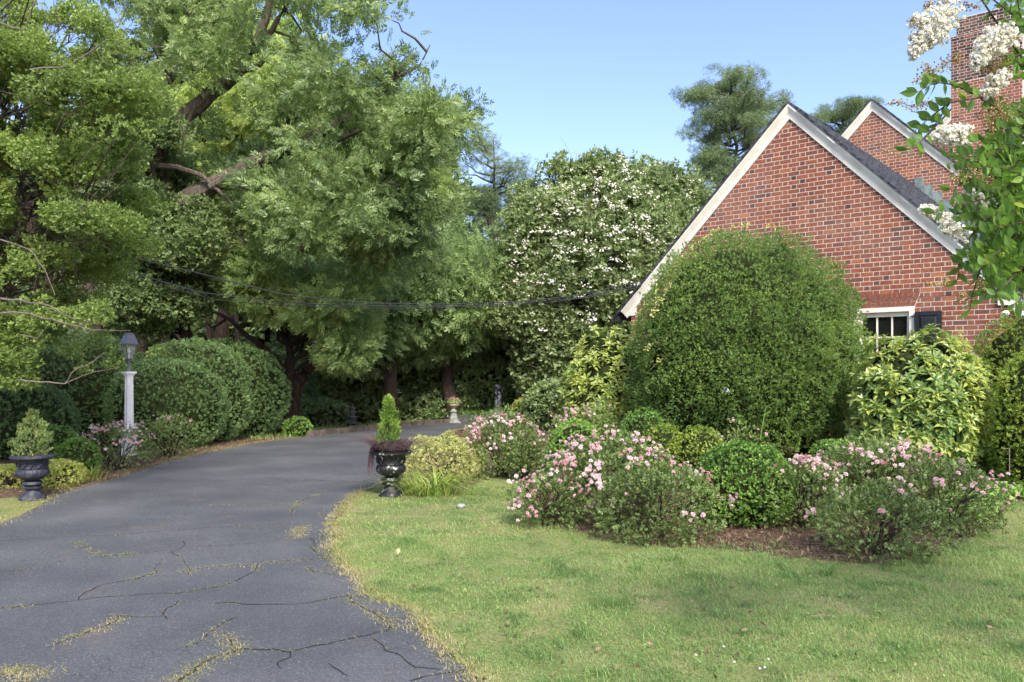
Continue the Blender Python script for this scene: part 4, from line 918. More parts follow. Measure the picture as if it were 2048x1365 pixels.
# low shaded undergrowth along the wood edge
us = thing('undergrowth', (-8, 25, 0), 'low shaded bushes and seedlings along the wood edge', 'undergrowth'); us['kind'] = 'stuff'
ub = []
for _ in range(120):
    x = rng.uniform(-13, -1.2); y = 21.3 + (x + 13) * .42 + rng.uniform(1.6, 6.5); ub.append((x, y, rng.uniform(.15, .9), rng.uniform(.35, .75)))
foliage(us, ub, M['wood_leaf'], BRD, .16, 650, .5, gap=-.5, name='leaves')['kind'] = 'stuff'
lf = LF(); q = sample(16000, -13, -2.4, 19, 29); e = d_poly(rL[::4], q[:, 0], q[:, 1]); k = (e < 1.5) & ~inside(road_poly, q[:, 0], q[:, 1]) & (e > .2) & (q[:, 1] > 19.5); q = q[k]
blades(lf, np.column_stack([q, q[:, 0] * 0]), rng.uniform(.06, .22, len(q)), .02, .6, 2, .55)
tag(lf.build('far_verge_grass', M['grass']), 'weedy grass strip behind the far kerb', 'grass', kind='stuff')

# ================================================================ hedge mounds on the left
hd = [('far right', 452, 20.6, 240, 682, 0, 'tall clipped yew mound at the road end of the left hedge'), ('x', 388, 19.3, 228, 684, 0, 'tall clipped yew mound second from the road end of the hedge'), ('x', 336, 17.9, 228, 720, 0, 'lower rounded yew mound in front of the hedge right of the lamp post'), ('x', 160, 18.6, 290, 668, 0, 'broad dark yew mound directly behind the white lamp post'), ('x', 30, 15.6, 230, 770, 0, 'dark yew mound behind the blue black urn')]
for i, (_, x, d, w_, yt, ln, lb) in enumerate(hd):
    mound('yew_hedge_mound', lb, 'hedge', x, d, w_, yt, M['yew_dark'], dep=.95, dens=420, size=.09, p=2.05, amp=.06, amp2=.06, group='clipped yew mounds left of the driveway', tint=.52 if i < 3 else .42, f1=1.1, lean=ln, zc=.42)
mound('boxwood', 'small round boxwood at the road end of the hedge', 'shrub', 595, 20.6, 52, 838, M['box'], dens=420, size=.09, tint=.6)
mound('boxwood', 'left round boxwood beside the blue black urn', 'shrub', 118, 12.9, 78, 852, M['box'], dens=800, size=.06, tint=.4)
mound('boxwood', 'lower round boxwood between the urn and pink roses', 'shrub', 150, 12.7, 82, 880, M['box'], dens=800, size=.06, tint=.52)
rose('rose_bush', 'pink rose bush in front of the lamp post by the driveway', 232, 13.6, 135, 850, 20, cl=5, dens=650, tint=.58, group='pink roses', bsz=.048)
rose('rose_bush', 'sparse pink and white rose bush right of the lamp post', 335, 15.6, 135, 835, 7, cl=2, dens=560, tint=.6, group='pink roses')
EU = [T_needle(9, 60, .55, .26, s) for s in (31, 32)]
mound('golden_shrub', 'low golden shrub growing around the foot of the blue black urn', 'shrub', 30, 11.6, 105, 935, M['euony'], dens=900, size=.06, T=EU, amp=.2, amp2=.15, core=False, tint=.45)
mound('golden_shrub', 'low golden shrub between the blue black urn and the lily clump', 'shrub', 112, 11.5, 100, 925, M['euony'], dens=950, size=.06, T=EU, amp=.2, amp2=.15, core=False, tint=.55)
mound('variegated_shrub', 'cream and yellow variegated shrub right of the flaking urn', 'shrub', 885, 12.3, 165, 872, M['abelia'], dens=1300, size=.052, T=EU, amp=.18, amp2=.15, core=False, tint=.58, deep=.4)
def clump(name, label, px, d, wpx, n, H, W, mat, tint=.5, bend=(.5, 1.2), seg=5):
    c = np.array([(px - CX) / F * d, d]); r_ = wpx / 2 * d / F * .35; q = c + rng.normal(0, r_, (n, 2)) * [1, .7]; az = np.arctan2(q[:, 1] - c[1], q[:, 0] - c[0]) + rng.normal(0, .5, n)
    lf = LF(); blades(lf, np.column_stack([q, G(q[:, 0], q[:, 1])]), H * rng.uniform(.6, 1.15, n), W, rng.uniform(*bend, n), seg, tint + rng.normal(0, .18, n), az=az, tj=.04)
    return tag(lf.build(name, M[mat]), label, 'plant')
clump('daylily_clump', 'clump of arching daylily leaves beside the flaking black urn', 868, 10.75, 165, 260, .60, .019, 'lily', .45, bend=(.7, 1.7))
clump('daylily_clump', 'yellowing strap leaf clump on the driveway edge below the left roses', 180, 12.3, 60, 130, .30, .016, 'lily', .62)
for i, (x, y, n) in enumerate(((1655, 1150, 46), (1850, 1128, 36), (1345, 1122, 24), (1560, 1095, 22), (1455, 1098, 16))):
    clump('grass_tuft', ['dark grass tuft at the front edge of the mulch below the right roses', 'grass tuft at the right end of the mulch bed', 'thin grass tuft in mulch below the middle roses', 'grass tuft under the dark round boxwood', 'small sprig of grass on the bare mulch'][i], x, gd(y), 40, n, .14, .006, 'grass', .2, seg=3)

# ================================================================ the bed on the right
mound('yew_dome', 'giant rounded yew dome in front of the brick gable', 'bush', 1494, 12.7, 456, 462, M['yew'], dep=.85, dens=1650, size=.052, p=2.0, amp=.06, amp2=.10, tint=.52, zc=.40, f1=1.9, upb=.3, patch=.14, tj=.16, deep=.16)
AUC = [T_whorl(10, 1.0, .36, 80, s) for s in (41, 42, 43)]
mound('aucuba_bush', 'yellow green speckled large leaved bush under the window', 'bush', 1850, 10.9, 300, 655, M['aucuba'], dep=.75, dens=185, size=.138, T=AUC, amp=.09, amp2=.1, tint=.50, upb=.8, deep=.25, p=1.85, zc=.36, tj=.17)
mound('aucuba_bush', 'yellow green large leaved bush on the left side of the dome', 'bush', 1225, 13.9, 190, 668, M['aucuba'], dep=.8, dens=190, size=.135, T=AUC, amp=.1, amp2=.1, tint=.56, upb=.8, deep=.25)
mound('yew_bush', 'rounded golden tipped yew at the right corner of the house', 'bush', 2085, 10.9, 260, 608, M['yew_gold'], dep=.8, dens=800, size=.062, tint=.50, amp=.08, amp2=.06, f1=1.4)
mound('yew_bush', 'lower yew bush with yellow tips at the right edge of the photo', 'bush', 2095, 10.0, 210, 690, M['yew_gold'], dep=.8, dens=800, size=.062, tint=.40, amp=.08, amp2=.06, f1=1.4)
BX = [T_needle(9, 55, .5, .26, s) for s in (51, 52, 53)]
def bxw(label, px, d, w_, yt, mat='box', tint=.5, **k): return mound('boxwood', label, 'shrub', px, d, w_, yt, M[mat], dens=k.pop('dens', 1300), size=k.pop('size', .05), T=BX, amp=.05, amp2=.05, tint=tint, group='round boxwoods in the rose bed', f1=2.5, **k)
bxw('round dark boxwood between the rear roses and the dome', 1288, 11.2, 98, 819, tint=.6)
bxw('low spreading boxwood behind the front pink roses', 1150, 11.2, 112, 843, tint=.55)
bxw('golden green boxwood left of the rounded one in front of dome', 1330, 10.8, 96, 856, 'yew_gold', .55)
bxw('golden green boxwood with bright top in front of the dome base', 1396, 10.6, 104, 857, 'yew_gold', .50)
bxw('largest dark boxwood with light top between the two front rose groups', 1488, 8.75, 190, 888, tint=.57, dens=1500)
bxw('small bright boxwood peeking over the right roses', 1668, 10.2, 100, 884, tint=.6)
gr = 'pink roses'
rose('rose_bush', 'pink rose bush next to the cream variegated shrub', 1005, 12.6, 160, 832, 26, cl=5, tint=.52, group=gr)
rose('rose_bush', 'dull green shrub rose with few blooms left of the low boxwood', 1050, 12.2, 90, 860, 4, cl=2, tint=.42, group=gr)
rose('rose_bush', 'rear pink rose bush below the left yellow green bush', 1180, 13.2, 170, 812, 22, cl=4, tint=.5, group=gr)
rose('rose_bush', 'tall thin pale rose sprays against the dark base of the dome', 1480, 11.0, 95, 838, 6, cl=2, tint=.6, group=gr, dens=300, btint=.8)
rose('rose_bush', 'front rose bush crowded with pale pink clusters on its left top', 1215, 8.9, 250, 872, 30, cl=6, tint=.48, group=gr)
rose('rose_bush', 'low rose bush trailing pink sprays onto the lawn', 1100, 8.6, 150, 955, 14, cl=5, tint=.5, group=gr, spots=[(1022, 962, 8.9), (1035, 1000, 8.5), (1060, 1028, 8.2)])
rose('rose_bush', 'wide reddish stemmed rose bush spreading over the mulch front', 1310, 7.95, 280, 935, 14, cl=4, tint=.42, group=gr)
rose('rose_bush', 'left bush of the right rose group leaning on the boxwood', 1600, 8.5, 190, 922, 22, cl=4, tint=.45, group=gr)
rose('rose_bush', 'tall middle bush of the right rose group with deep pink blooms', 1765, 9.2, 270, 886, 34, cl=4, tint=.48, group=gr)
rose('rose_bush', 'lowest foremost rose bush with few blooms touching the grass', 1755, 7.25, 265, 975, 5, cl=1.5, tint=.46, group=gr, dens=1100)
rose('rose_bush', 'right end rose bush arching over the lawn', 1890, 8.3, 230, 930, 16, cl=3, tint=.46, group=gr)
# ivy and liriope
lf = LF(); q = sample(9000, 3.9, 9, 8.6, 11.5); k = (q[:, 0] > q[:, 1] * .52) & (inside(bed_r, q[:, 0], q[:, 1]) | (q[:, 1] > 9.7)); q = q[k]
stamp(lf, T_whorl(3, 1, .8, 75, 61), np.column_stack([q, G(q[:, 0], q[:, 1]) + rng.uniform(.02, .16, len(q))]), rng.normal(0, .35, (len(q), 3)) + [0, -.2, 1], rng.uniform(.035, .075, len(q)), rng.uniform(.3, .9, len(q)))
tag(lf.build('ivy', M['ivy']), 'bright green ivy ground cover under the right yew', 'ivy', kind='stuff')
lf = LF(); q = np.column_stack([rng.uniform(-2.6, 1.8, 5200), rng.uniform(26.6, 28.2, 5200)]); blades(lf, np.column_stack([q, np.full(len(q), .1)]), rng.uniform(.25, .45, len(q)), .025, rng.uniform(.4, 1.1, len(q)), 3, .35)
tag(lf.build('liriope', M['grass']), 'strap leaved border grass along the far curb', 'border grass', kind='stuff')
mound('arborvitae', 'small cone shaped conifer beside the black figure pedestal', 'conifer', 972, 28.5, 36, 768, M['thuja'], dens=260, size=.12, p=1.7, tint=.35, zc=.3)
for x_, d_, w__, y_, m_, lb_2 in ((950, 30, 150, 715, 'mid_leaf', 'broad leafy shrub between the two far pedestals'), (1065, 31, 150, 700, 'mid_leaf', 'tall leafy shrub mass right of the black figure pedestal'), (1140, 29, 130, 690, 'crape', 'grey green shrub mass under the flowering tree')):
    mound('leafy_shrub', lb_2, 'shrub', x_, d_, w__, y_, M[m_], dens=150, size=.2, tint=.75, T=BRD, amp=.2, amp2=.15)
mound('golden_bush', 'low golden clipped bush beyond the rear roses', 'shrub', 1049, 24.5, 58, 799, M['euony'], dens=300, size=.09, tint=.5)
mound('dark_shrub', 'loose dark shrub behind the black figure pedestal', 'shrub', 1020, 28, 70, 770, M['mid_leaf'], dens=200, size=.17, tint=.4, T=BRD, amp=.2)
mound('dark_shrub', 'dark shrub below the white flowering tree', 'shrub', 1110, 24, 110, 770, M['wood_leaf'], dens=220, size=.15, tint=.6, T=BRD, amp=.2)
mound('dark_shrub', 'leafy green shrub at the foot of the flowering tree', 'shrub', 1170, 22, 120, 745, M['crape'], dens=220, size=.15, tint=.5, T=BRD, amp=.2)
mound('dark_shrub', 'shaded mounded shrub left of the stone pagoda', 'shrub', 640, 25, 110, 805, M['wood_leaf'], dens=260, size=.13, tint=.4, T=BRD, amp=.1)

# vine tips over the dome edge
lf = LF(); mbv = MB(); vt_ = thing('vine', P(1400, 500, 13), 'yellow green creeper sprigs around the dome and gable trim', 'vine')
for pts_ in ([(1300, 640), (1315, 600), (1312, 570)], [(1310, 625), (1330, 590), (1345, 560)], [(1385, 500), (1405, 480), (1425, 465), (1445, 458)], [(1455, 462), (1475, 452), (1500, 452)], [(1530, 455), (1560, 456)], [(1290, 700), (1320, 680), (1340, 672)], [(1300, 740), (1330, 712)], [(1345, 540), (1360, 520), (1385, 495)]):
    pp = [P(x, y, 12.0 if y > 550 else 12.6) for x, y in pts_]; mbv = MB(); mbv.tube(pp, .003, 4); mbv.build('stem', M['bark_pale'], vt_)
    for a, b in zip(pp[:-1], pp[1:]):
        k = 7; s = rng.random((k, 1)); stamp(lf, T_whorl(2, 1, .42, 60, 71), a + (b - a) * s, rng.normal(0, .5, (k, 3)) + [0, -.4, .6], rng.uniform(.05, .09, k), rng.uniform(.5, 1, k))
lf.build('leaves', M['euony'], vt_)

# ================================================================ ornaments
def flute(n, a, z0, z1): return lambda th, z: 1 + (a * abs(math.cos(n * th / 2)) if z0 <= z <= z1 else 0)
def urn(label, px, ybase, mat, name='garden_urn', sc=1.0):
    d = gd(ybase); x = (px - CX) / F * d; k = d / F * sc            # metres per photo pixel
    t = thing(name, (x, d, 0), label, 'urn')
    W = MB(); W.lathe([(27 * k, 0), (27 * k, 3 * k), (22 * k, 8 * k), (15 * k, 17 * k), (13 * k, 22 * k)], (x, d, 0), 40, lambda a, z: 1 + .05 * abs(math.cos(7 * a)) * (z > 3 * k)); W.build('foot', mat, t, smooth=True)
    W = MB(); W.lathe([(13 * k, 22 * k), (19 * k, 24 * k), (20 * k, 27 * k), (15 * k, 29 * k), (20 * k, 34 * k), (18 * k, 39 * k), (12 * k, 41 * k)], (x, d, 0), 40, lambda a, z: 1 + (.07 * abs(math.cos(8 * a)) if 30 * k < z < 40 * k else 0)); W.build('stem', mat, t, smooth=True)
    W = MB(); W.lathe([(12 * k, 41 * k), (21 * k, 45 * k), (29 * k, 52 * k), (31 * k, 59 * k), (29 * k, 65 * k), (26 * k, 67 * k)], (x, d, 0), 72, lambda a, z: 1 + .05 * abs(math.cos(11 * a)))
    W.lathe([(26 * k, 66.5 * k), (28 * k, 68 * k), (27 * k, 72 * k), (28 * k, 80 * k), (32 * k, 86 * k), (33 * k, 88 * k)], (x, d, 0), 72, lambda a, z: 1 + (.05 * max(0, math.sin(6 * a) * math.cos(z / k * .7)) if 70 * k < z < 83 * k else 0))
    for i in range(12):
        a = 2 * math.pi * i / 12; rr = 29 * k
        for j in range(3): W.ell((x + (rr + j * .4 * k) * math.cos(a + .1 * (j - 1)), d + (rr + j * .4 * k) * math.sin(a + .1 * (j - 1)), (72 + 4.2 * j) * k), (3.2 * k, 3.2 * k, 2.2 * k), seg=6, rings=4)
    W.build('bowl', mat, t, smooth=True)
    W = MB(); W.lathe([(33 * k, 87 * k), (39 * k, 88.5 * k), (43 * k, 91 * k), (43 * k, 94 * k), (40 * k, 96.5 * k), (36 * k, 97 * k), (35 * k, 92 * k)], (x, d, 0), 96, lambda a, z: 1 + .025 * abs(math.cos(15 * a))); W.build('rim', mat, t, smooth=True)
    W = MB(); W.lathe([(35 * k, 90 * k), (35 * k, 92.5 * k), (20 * k, 95 * k), (2 * k, 96 * k)], (x, d, 0), 24); W.build('soil', M['soil'], t, smooth=True)
    return x, d, 96 * k, k
THU = [T_needle(9, 32, .5, .12, s) for s in (81, 82, 83)]
def conifer_in(label, x, d, z, h, r_, mat, name='arborvitae', tint=.5, n=1700, tip=True, jag=.15):
    t = thing(name, (x, d, z), label, 'conifer'); lf = LF(); s = rng.random(n) ** .8; a = rng.uniform(0, 6.283, n)
    prof = np.interp(s, [0, .15, .45, .75, .9, 1], [.8, 1, .88, .5, .28, .04]); rr = r_ * prof * (1 + jag * vnoise(np.column_stack([np.cos(a), np.sin(a), s * 4]), 2.2, 91)) * (1 - .35 * rng.random(n) ** 2)
    po = np.column_stack([x + rr * np.cos(a), d + rr * np.sin(a), z + s * h]); ax = np.column_stack([np.cos(a) * .45, np.sin(a) * .45, np.ones(n)]) + rng.normal(0, .25, (n, 3))
    kk = rng.integers(0, 3, n)
    for i in range(3): k = kk == i; stamp(lf, THU[i], po[k], ax[k], rng.uniform(.045, .095, k.sum()), tint + .25 * vnoise(po[k], 12, 92) + .2 * (s[k] - .5))
    if tip: 
        q = np.column_stack([rng.normal(x, .012, 26), rng.normal(d, .012, 26), z + h * rng.uniform(.92, 1.06, 26)]); stamp(lf, THU[0], q, np.tile([0, 0, 1.], (26, 1)) + rng.normal(0, .2, (26, 3)), .05, rng.uniform(.7, 1, 26))
    lf.build('foliage', mat, t); W = MB(); W.tube([(x, d, z - .02), (x, d, z + h * .9)], [.014, .005], 6); W.build('stem', M['bark_dark'], t)
x, d, z, k = urn('flaking black cast iron urn on the lawn corner by the driveway', 782, 992, M['iron_old'], sc=.94)
conifer_in('bright green pointed conifer growing in the flaking black urn', x - .03, d, z - .03, (900 - 788) * d / F * .94, 19 * d / F, M['thuja'], tint=.36, n=1100, jag=.38)
lf = LF(); n = 1900; a = rng.uniform(0, 6.283, n); rr = rng.uniform(.05, .25, n); dn = (np.cos(a) < -.5) 
p0 = np.column_stack([x + rr * np.cos(a), d + rr * np.sin(a), np.full(n, z + .015)])
blades(lf, p0, np.where(dn, .34, .26) * rng.uniform(.6, 1.3, n), .0028, np.where(dn, 1.2, rng.uniform(.8, 1.35, n)), 6, .5 + rng.normal(0, .2, n), az=a + rng.normal(0, .4, n))
a = rng.uniform(0, 6.283, 700); q = np.column_stack([x + .2 * np.cos(a), d + .2 * np.sin(a), np.full(700, z + .02)]); blades(lf, q, rng.uniform(.14, .24, 700), .0026, rng.uniform(.9, 1.5, 700), 5, .7, az=a + rng.normal(0, .5, 700))
n = 110; a = rng.uniform(2.8, 3.6, n); p0 = np.column_stack([x + .2 * np.cos(a), d + .2 * np.sin(a), np.full(n, z + .03)])
for s in range(n):
    L = rng.uniform(.04, .36); ox = rng.uniform(.02, .09); pts_ = [p0[s], p0[s] + [-ox * .7, -.01, .01], p0[s] + [-ox, -.02, -L * .4], p0[s] + [-ox * 1.05 + rng.normal(0, .015), -.02, -L]]
    q = np.array(pts_); wv = np.array([.0013, 0, 0]); lf.add([[q[i] - wv, q[i] + wv, q[i + 1] + wv, q[i + 1] - wv] for i in range(3)], [.4] * 3)
tag(lf.build('purple_grass', M['purple']), 'purple brown trailing grass spilling over the rim of the flaking urn', 'ornamental grass')
x, d, z, k = urn('clean blue black cast iron urn on the left verge of the driveway', 65, 999, M['iron'], sc=.92)
conifer_in('pale loose young conifer planted in the blue black urn', x, d, z - .03, 86 * d / F, 29 * d / F, M['thuja_pale'], tint=.45, n=620, tip=True, jag=.6)

# lamp post
lx, ld = P(258, 0, 15.8)[:2]; K = 15.8 / F; RZ = R_(52)
lp = thing('lamp_post', (lx, ld, 0), 'white panelled wooden lamp post topped by a grey hooded lantern', 'lamp post')
def zz(y): return CH - (y - HZ) * K
W = MB(); W.box((lx, ld, .12), (.20, .20, .24), rot=RZ); W.box((lx, ld, (.24 + zz(862)) / 2), (.18, .18, zz(862) - .24), rot=RZ); W.box((lx, ld, zz(858)), (.22, .22, 8 * K), rot=RZ, taper=.9); W.box((lx, ld, zz(866) - .01), (.20, .20, .03), rot=RZ); W.build('base', M['white'], lp)
W = MB(); hgt = zz(748) - zz(854); W.box((lx, ld, zz(854) + hgt / 2), (.118, .118, hgt), rot=RZ, taper=.88)
for a in range(4):      # raised stiles around each recessed panel
    an = RZ + a * math.pi / 2; dx, dy = math.cos(an), math.sin(an)
    for sgn in (-1, 1): W.add([], [])
    for s_ in (-1, 1):
        for (u0, u1) in ((.034, .054),):
            vs = []
            for zc_, tp_ in ((zz(854) + .0, 1), (zz(748), .88)):
                for u in (u0, u1):
                    for n_ in (.059, .066): vs.append((lx + (dx * n_ - dy * s_ * u) * tp_, ld + (dy * n_ + dx * s_ * u) * tp_, zc_))
            W.add(vs, [(0, 1, 3, 2), (4, 6, 7, 5), (0, 4, 5, 1), (2, 3, 7, 6), (1, 5, 7, 3), (0, 2, 6, 4)])
    for zc_, hh in ((zz(850), .06), (zz(752), .05)):
        W.box((lx + dx * .058, ld + dy * .058, zc_), (.008, .066, hh), rot=an)
W.build('shaft', M['white'], lp)
W = MB(); W.box((lx, ld, zz(749)), (.15, .15, 4 * K), rot=RZ); W.box((lx, ld, zz(745.5)), (.20, .20, 4 * K), rot=RZ); W.build('cap', M['white'], lp)
W = MB(); W.lathe([(.05, zz(743)), (.03, zz(739)), (.022, zz(730)), (.03, zz(727)), (.03, zz(723)), (.05, zz(719))], (lx, ld, 0), 14); W.build('neck', M['hood'], lp, smooth=True)
lan = MB(); z0_, z1_ = zz(718), zz(690)
for a in range(4):
    an = RZ + math.pi / 4 + a * math.pi / 2; lan.tube([(lx + .075 * math.cos(an), ld + .075 * math.sin(an), z0_), (lx + .145 * math.cos(an), ld + .145 * math.sin(an), z1_)], .007, 5)
lan.box((lx, ld, z0_), (.12, .12, .02), rot=RZ); ln = lan.build('lantern_frame', M['hood'], lp)
W = MB(); vs = []
for z_, r_ in ((z0_ + .012, .072), (z1_, .138)):
    for a in range(4): an = RZ + math.pi / 4 + a * math.pi / 2; vs.append((lx + r_ * math.cos(an), ld + r_ * math.sin(an), z_))
W.add(vs, [(0, 1, 5, 4), (1, 2, 6, 5), (2, 3, 7, 6), (3, 0, 4, 7)]); W.build('glass', M['lglass'], ln)
W = MB(); W.tube([(lx, ld, z0_), (lx, ld, z0_ + .1)], .012, 8); W.ell((lx, ld, z0_ + .15), (.03, .03, .05)); W.build('bulb', M['white'], ln)
W = MB(); W.box((lx, ld, zz(689)), (.262, .262, .015), rot=RZ); W.box((lx, ld, (zz(689) + zz(671)) / 2 + .01), (.25, .25, 18 * K), rot=RZ, taper=.56); W.box((lx, ld, zz(668.5)), (.14, .14, .022), rot=RZ); W.box((lx, ld, zz(667)), (.11, .11, .02), rot=RZ); W.build('hood', M['hood'], lp)

# stone urn of flowers on pedestal
K = gd(846) / F; x, d = P(907, 0, gd(846))[:2]; pu = thing('pedestal_urn', (x, d, 0), 'buff stone urn on a fluted grey pedestal at the far kerb', 'urn')
W = MB(); W.box((x, d, 2 * K), (19 * K, 19 * K, 5 * K), rot=.3); W.lathe([(9 * K, 4.5 * K), (8.5 * K, 8 * K), (5 * K, 21 * K), (7.5 * K, 22 * K), (7.5 * K, 24 * K), (5 * K, 25 * K)], (x, d, 0), 40, lambda a, z: 1 + (.07 * abs(math.cos(5 * a)) if z < 21 * K else 0)); W.build('pedestal', M['stone'], pu, smooth=True)
W = MB(); W.lathe([(5 * K, 25 * K), (3 * K, 28 * K), (6 * K, 31 * K), (10.5 * K, 35 * K), (11 * K, 39 * K), (13 * K, 41 * K), (12 * K, 42 * K), (10 * K, 40 * K), (1 * K, 40 * K)], (x, d, 0), 40, lambda a, z: 1 + (.04 * abs(math.cos(8 * a)) if z < 39 * K else 0)); W.build('bowl', M['terra'], pu, smooth=True)
pf = thing('potted_flowers', (x, d, 40 * K), 'pink flowers growing in the buff stone pedestal urn', 'flowers'); lf = LF(); n = 260; v = norm(rng.normal(size=(n, 3))); v[:, 2] = abs(v[:, 2]); po = np.array([x, d, 40.5 * K]) + v * [12 * K, 12 * K, 8 * K] * (rng.random((n, 1)) ** .4)
stamp(lf, T_whorl(5, 1, .5, 70, 5), po, v + [0, 0, .4], rng.uniform(.05, .09, n), rng.uniform(.3, .8, n)); lf.build('foliage', M['ivy'], pf)
q = v[:34]; blossoms(pf, np.array([x, d, 41 * K]) + q * [13 * K, 13 * K, 8.5 * K], q, .05, pf, M['petal'], cl=2, tint=.15, spread=.03)

# black figure pedestal
d = 26.3; K = d / F; x = (997 - CX) * K; sp = thing('figure_pedestal', (x, d, 0), 'black statue of figures holding up a shallow basin', 'statue'); zb_ = CH - (842 - HZ) * K
W = MB(); W.lathe([(11 * K, zb_ - .1), (11 * K, zb_ + 3 * K), (5 * K, zb_ + 6 * K), (5 * K, zb_ + 15 * K), (10 * K, zb_ + 18 * K), (10 * K, zb_ + 20 * K), (7 * K, zb_ + 22 * K)], (x, d, 0), 20); W.build('plinth', M['bronze'], sp, smooth=True)
W = MB()
for i in range(3):
    a = 2 * math.pi * i / 3 - 1.2; cx_, cy_ = x + 3.6 * K * math.cos(a), d + 3.6 * K * math.sin(a); ox, oy = math.cos(a), math.sin(a)
    W.tube([(cx_ - oy * 2 * K, cy_ + ox * 2 * K, zb_ + 21 * K), (cx_ - oy * 2 * K + ox * 1.5 * K, cy_ + ox * 2 * K + oy * 1.5 * K, zb_ + 29 * K), (cx_, cy_, zb_ + 38 * K)], [1.6 * K, 2.0 * K, 3.0 * K], 8)
    W.tube([(cx_ + oy * 2 * K, cy_ - ox * 2 * K, zb_ + 21 * K), (cx_ + oy * 2 * K, cy_ - ox * 2 * K, zb_ + 29 * K), (cx_, cy_, zb_ + 38 * K)], [1.6 * K, 2.2 * K, 3.2 * K], 8)
    W.tube([(cx_, cy_, zb_ + 34 * K), (cx_, cy_, zb_ + 41 * K), (cx_, cy_, zb_ + 47 * K), (cx_, cy_, zb_ + 52 * K)], [4.2 * K, 3.2 * K, 4.4 * K, 1.4 * K], 10)
    W.ell((cx_ + ox * .6 * K, cy_ + oy * .6 * K, zb_ + 54.5 * K), (2.2 * K, 2.2 * K, 2.9 * K))
    for s_ in (-1, 1): W.tube([(cx_ - s_ * oy * 4 * K, cy_ + s_ * ox * 4 * K, zb_ + 50 * K), (cx_ - s_ * oy * 7.2 * K + ox * K, cy_ + s_ * ox * 7.2 * K + oy * K, zb_ + 55 * K), (cx_ - s_ * oy * 5 * K, cy_ + s_ * ox * 5 * K, zb_ + 64 * K)], [1.5 * K, 1.2 * K, .9 * K], 7)
W.build('figures', M['bronze'], sp, smooth=True)
W = MB(); W.lathe([(3 * K, zb_ + 56 * K), (4 * K, zb_ + 62 * K), (7 * K, zb_ + 65 * K), (9.5 * K, zb_ + 69 * K), (10.5 * K, zb_ + 71 * K), (9.5 * K, zb_ + 72 * K), (1 * K, zb_ + 70 * K)], (x, d, 0), 24, lambda a, z: 1 + .03 * abs(math.cos(9 * a))); W.build('basin', M['bronze'], sp, smooth=True)

# pagoda lantern
d = 23.4; K = d / F; x = (705 - CX) * K; pg_ = thing('pagoda_lantern', (x, d, 0), 'dark tiered stone pagoda standing among the woodland shrubs', 'stone pagoda')
W = MB(); W.box((x, d, 3 * K), (20 * K, 20 * K, 8 * K), rot=.5); W.build('base', M['dark_stone'], pg_); zc_ = CH - (853 - HZ) * K
for i, (hw, y_) in enumerate(((19, 848), (15, 836), (11.5, 826), (9, 818.5))):
    W = MB(); z_ = CH - (y_ - HZ) * K; vs = []
    for r_, dz, cz in ((1, 0, 2.0), (.97, 1.2, 2.0), (.55, 3.2, 0), (.22, 6.0, 0)):
        for a in range(8):
            an = .5 + a * math.pi / 4; cor = a % 2 == 1; rr = hw * K * r_ * (1 if cor else .76); vs.append((x + rr * math.cos(an), d + rr * math.sin(an), z_ + (dz + (cz if cor else 0)) * K))
    W.add(vs, [(j * 8 + a, j * 8 + (a + 1) % 8, (j + 1) * 8 + (a + 1) % 8, (j + 1) * 8 + a) for j in range(3) for a in range(8)] + [tuple(range(7, -1, -1)), tuple(range(24, 32))])
    W.box((x, d, z_ - 1.5 * K), (hw * .8 * K, hw * .8 * K, 7 * K), rot=.5 + math.pi / 4 * 0); W.build('roof_tier', M['dark_stone'], pg_)
W = MB(); W.lathe([(1.5 * K, CH - (813 - HZ) * K), (2.4 * K, CH - (811 - HZ) * K), (.8 * K, CH - (809 - HZ) * K), (.3 * K, CH - (805 - HZ) * K)], (x, d, 0), 10); W.build('finial', M['dark_stone'], pg_)

# far kerb, low wall
kb = MB(); kl = [gp(*q) for q in [(615, 874), (700, 865), (800, 855), (880, 848), (918, 845)]]
for a, b in zip(kl[:-1], kl[1:]):
    L = np.linalg.norm(b - a); n = int(L / .45)
    for i in range(n):
        c_ = a + (b - a) * (i + .5) / n; an = math.atan2(*(b - a)[::-1]); kb.box((c_[0], c_[1] + .06, .055), (L / n * .97, .13, .15 + rng.uniform(-.012, .012)), rot=an + rng.normal(0, .012), taper=.95)
tag(kb.build('kerb', M['kerb']), 'low brown kerb stones edging the far side of the driveway', 'kerb', kind='structure')
kb = MB()
for i in range(10): kb.box((-1.55 + i * .42, 26.4 + i * .02, .11), (.415, .16, .24 + rng.uniform(-.008, .008)), rot=.04)
tag(kb.build('low_wall', M['dark_stone']), 'low dark edging wall between the stone urn and black statue', 'wall')
ju = thing('path_light', P(895, 838, 26), 'small black path light left of the stone urn pedestal', 'path light'); W = MB(); p_ = P(895, 836, 26); W.tube([(p_[0], 26, 0), p_], .02, 6); W.build('stake', M['dark_metal'], ju); W = MB(); W.lathe([(.06, 0), (.07, .02), (.03, .1), (.01, .11)], p_, 12); W.build('shade', M['dark_metal'], ju)

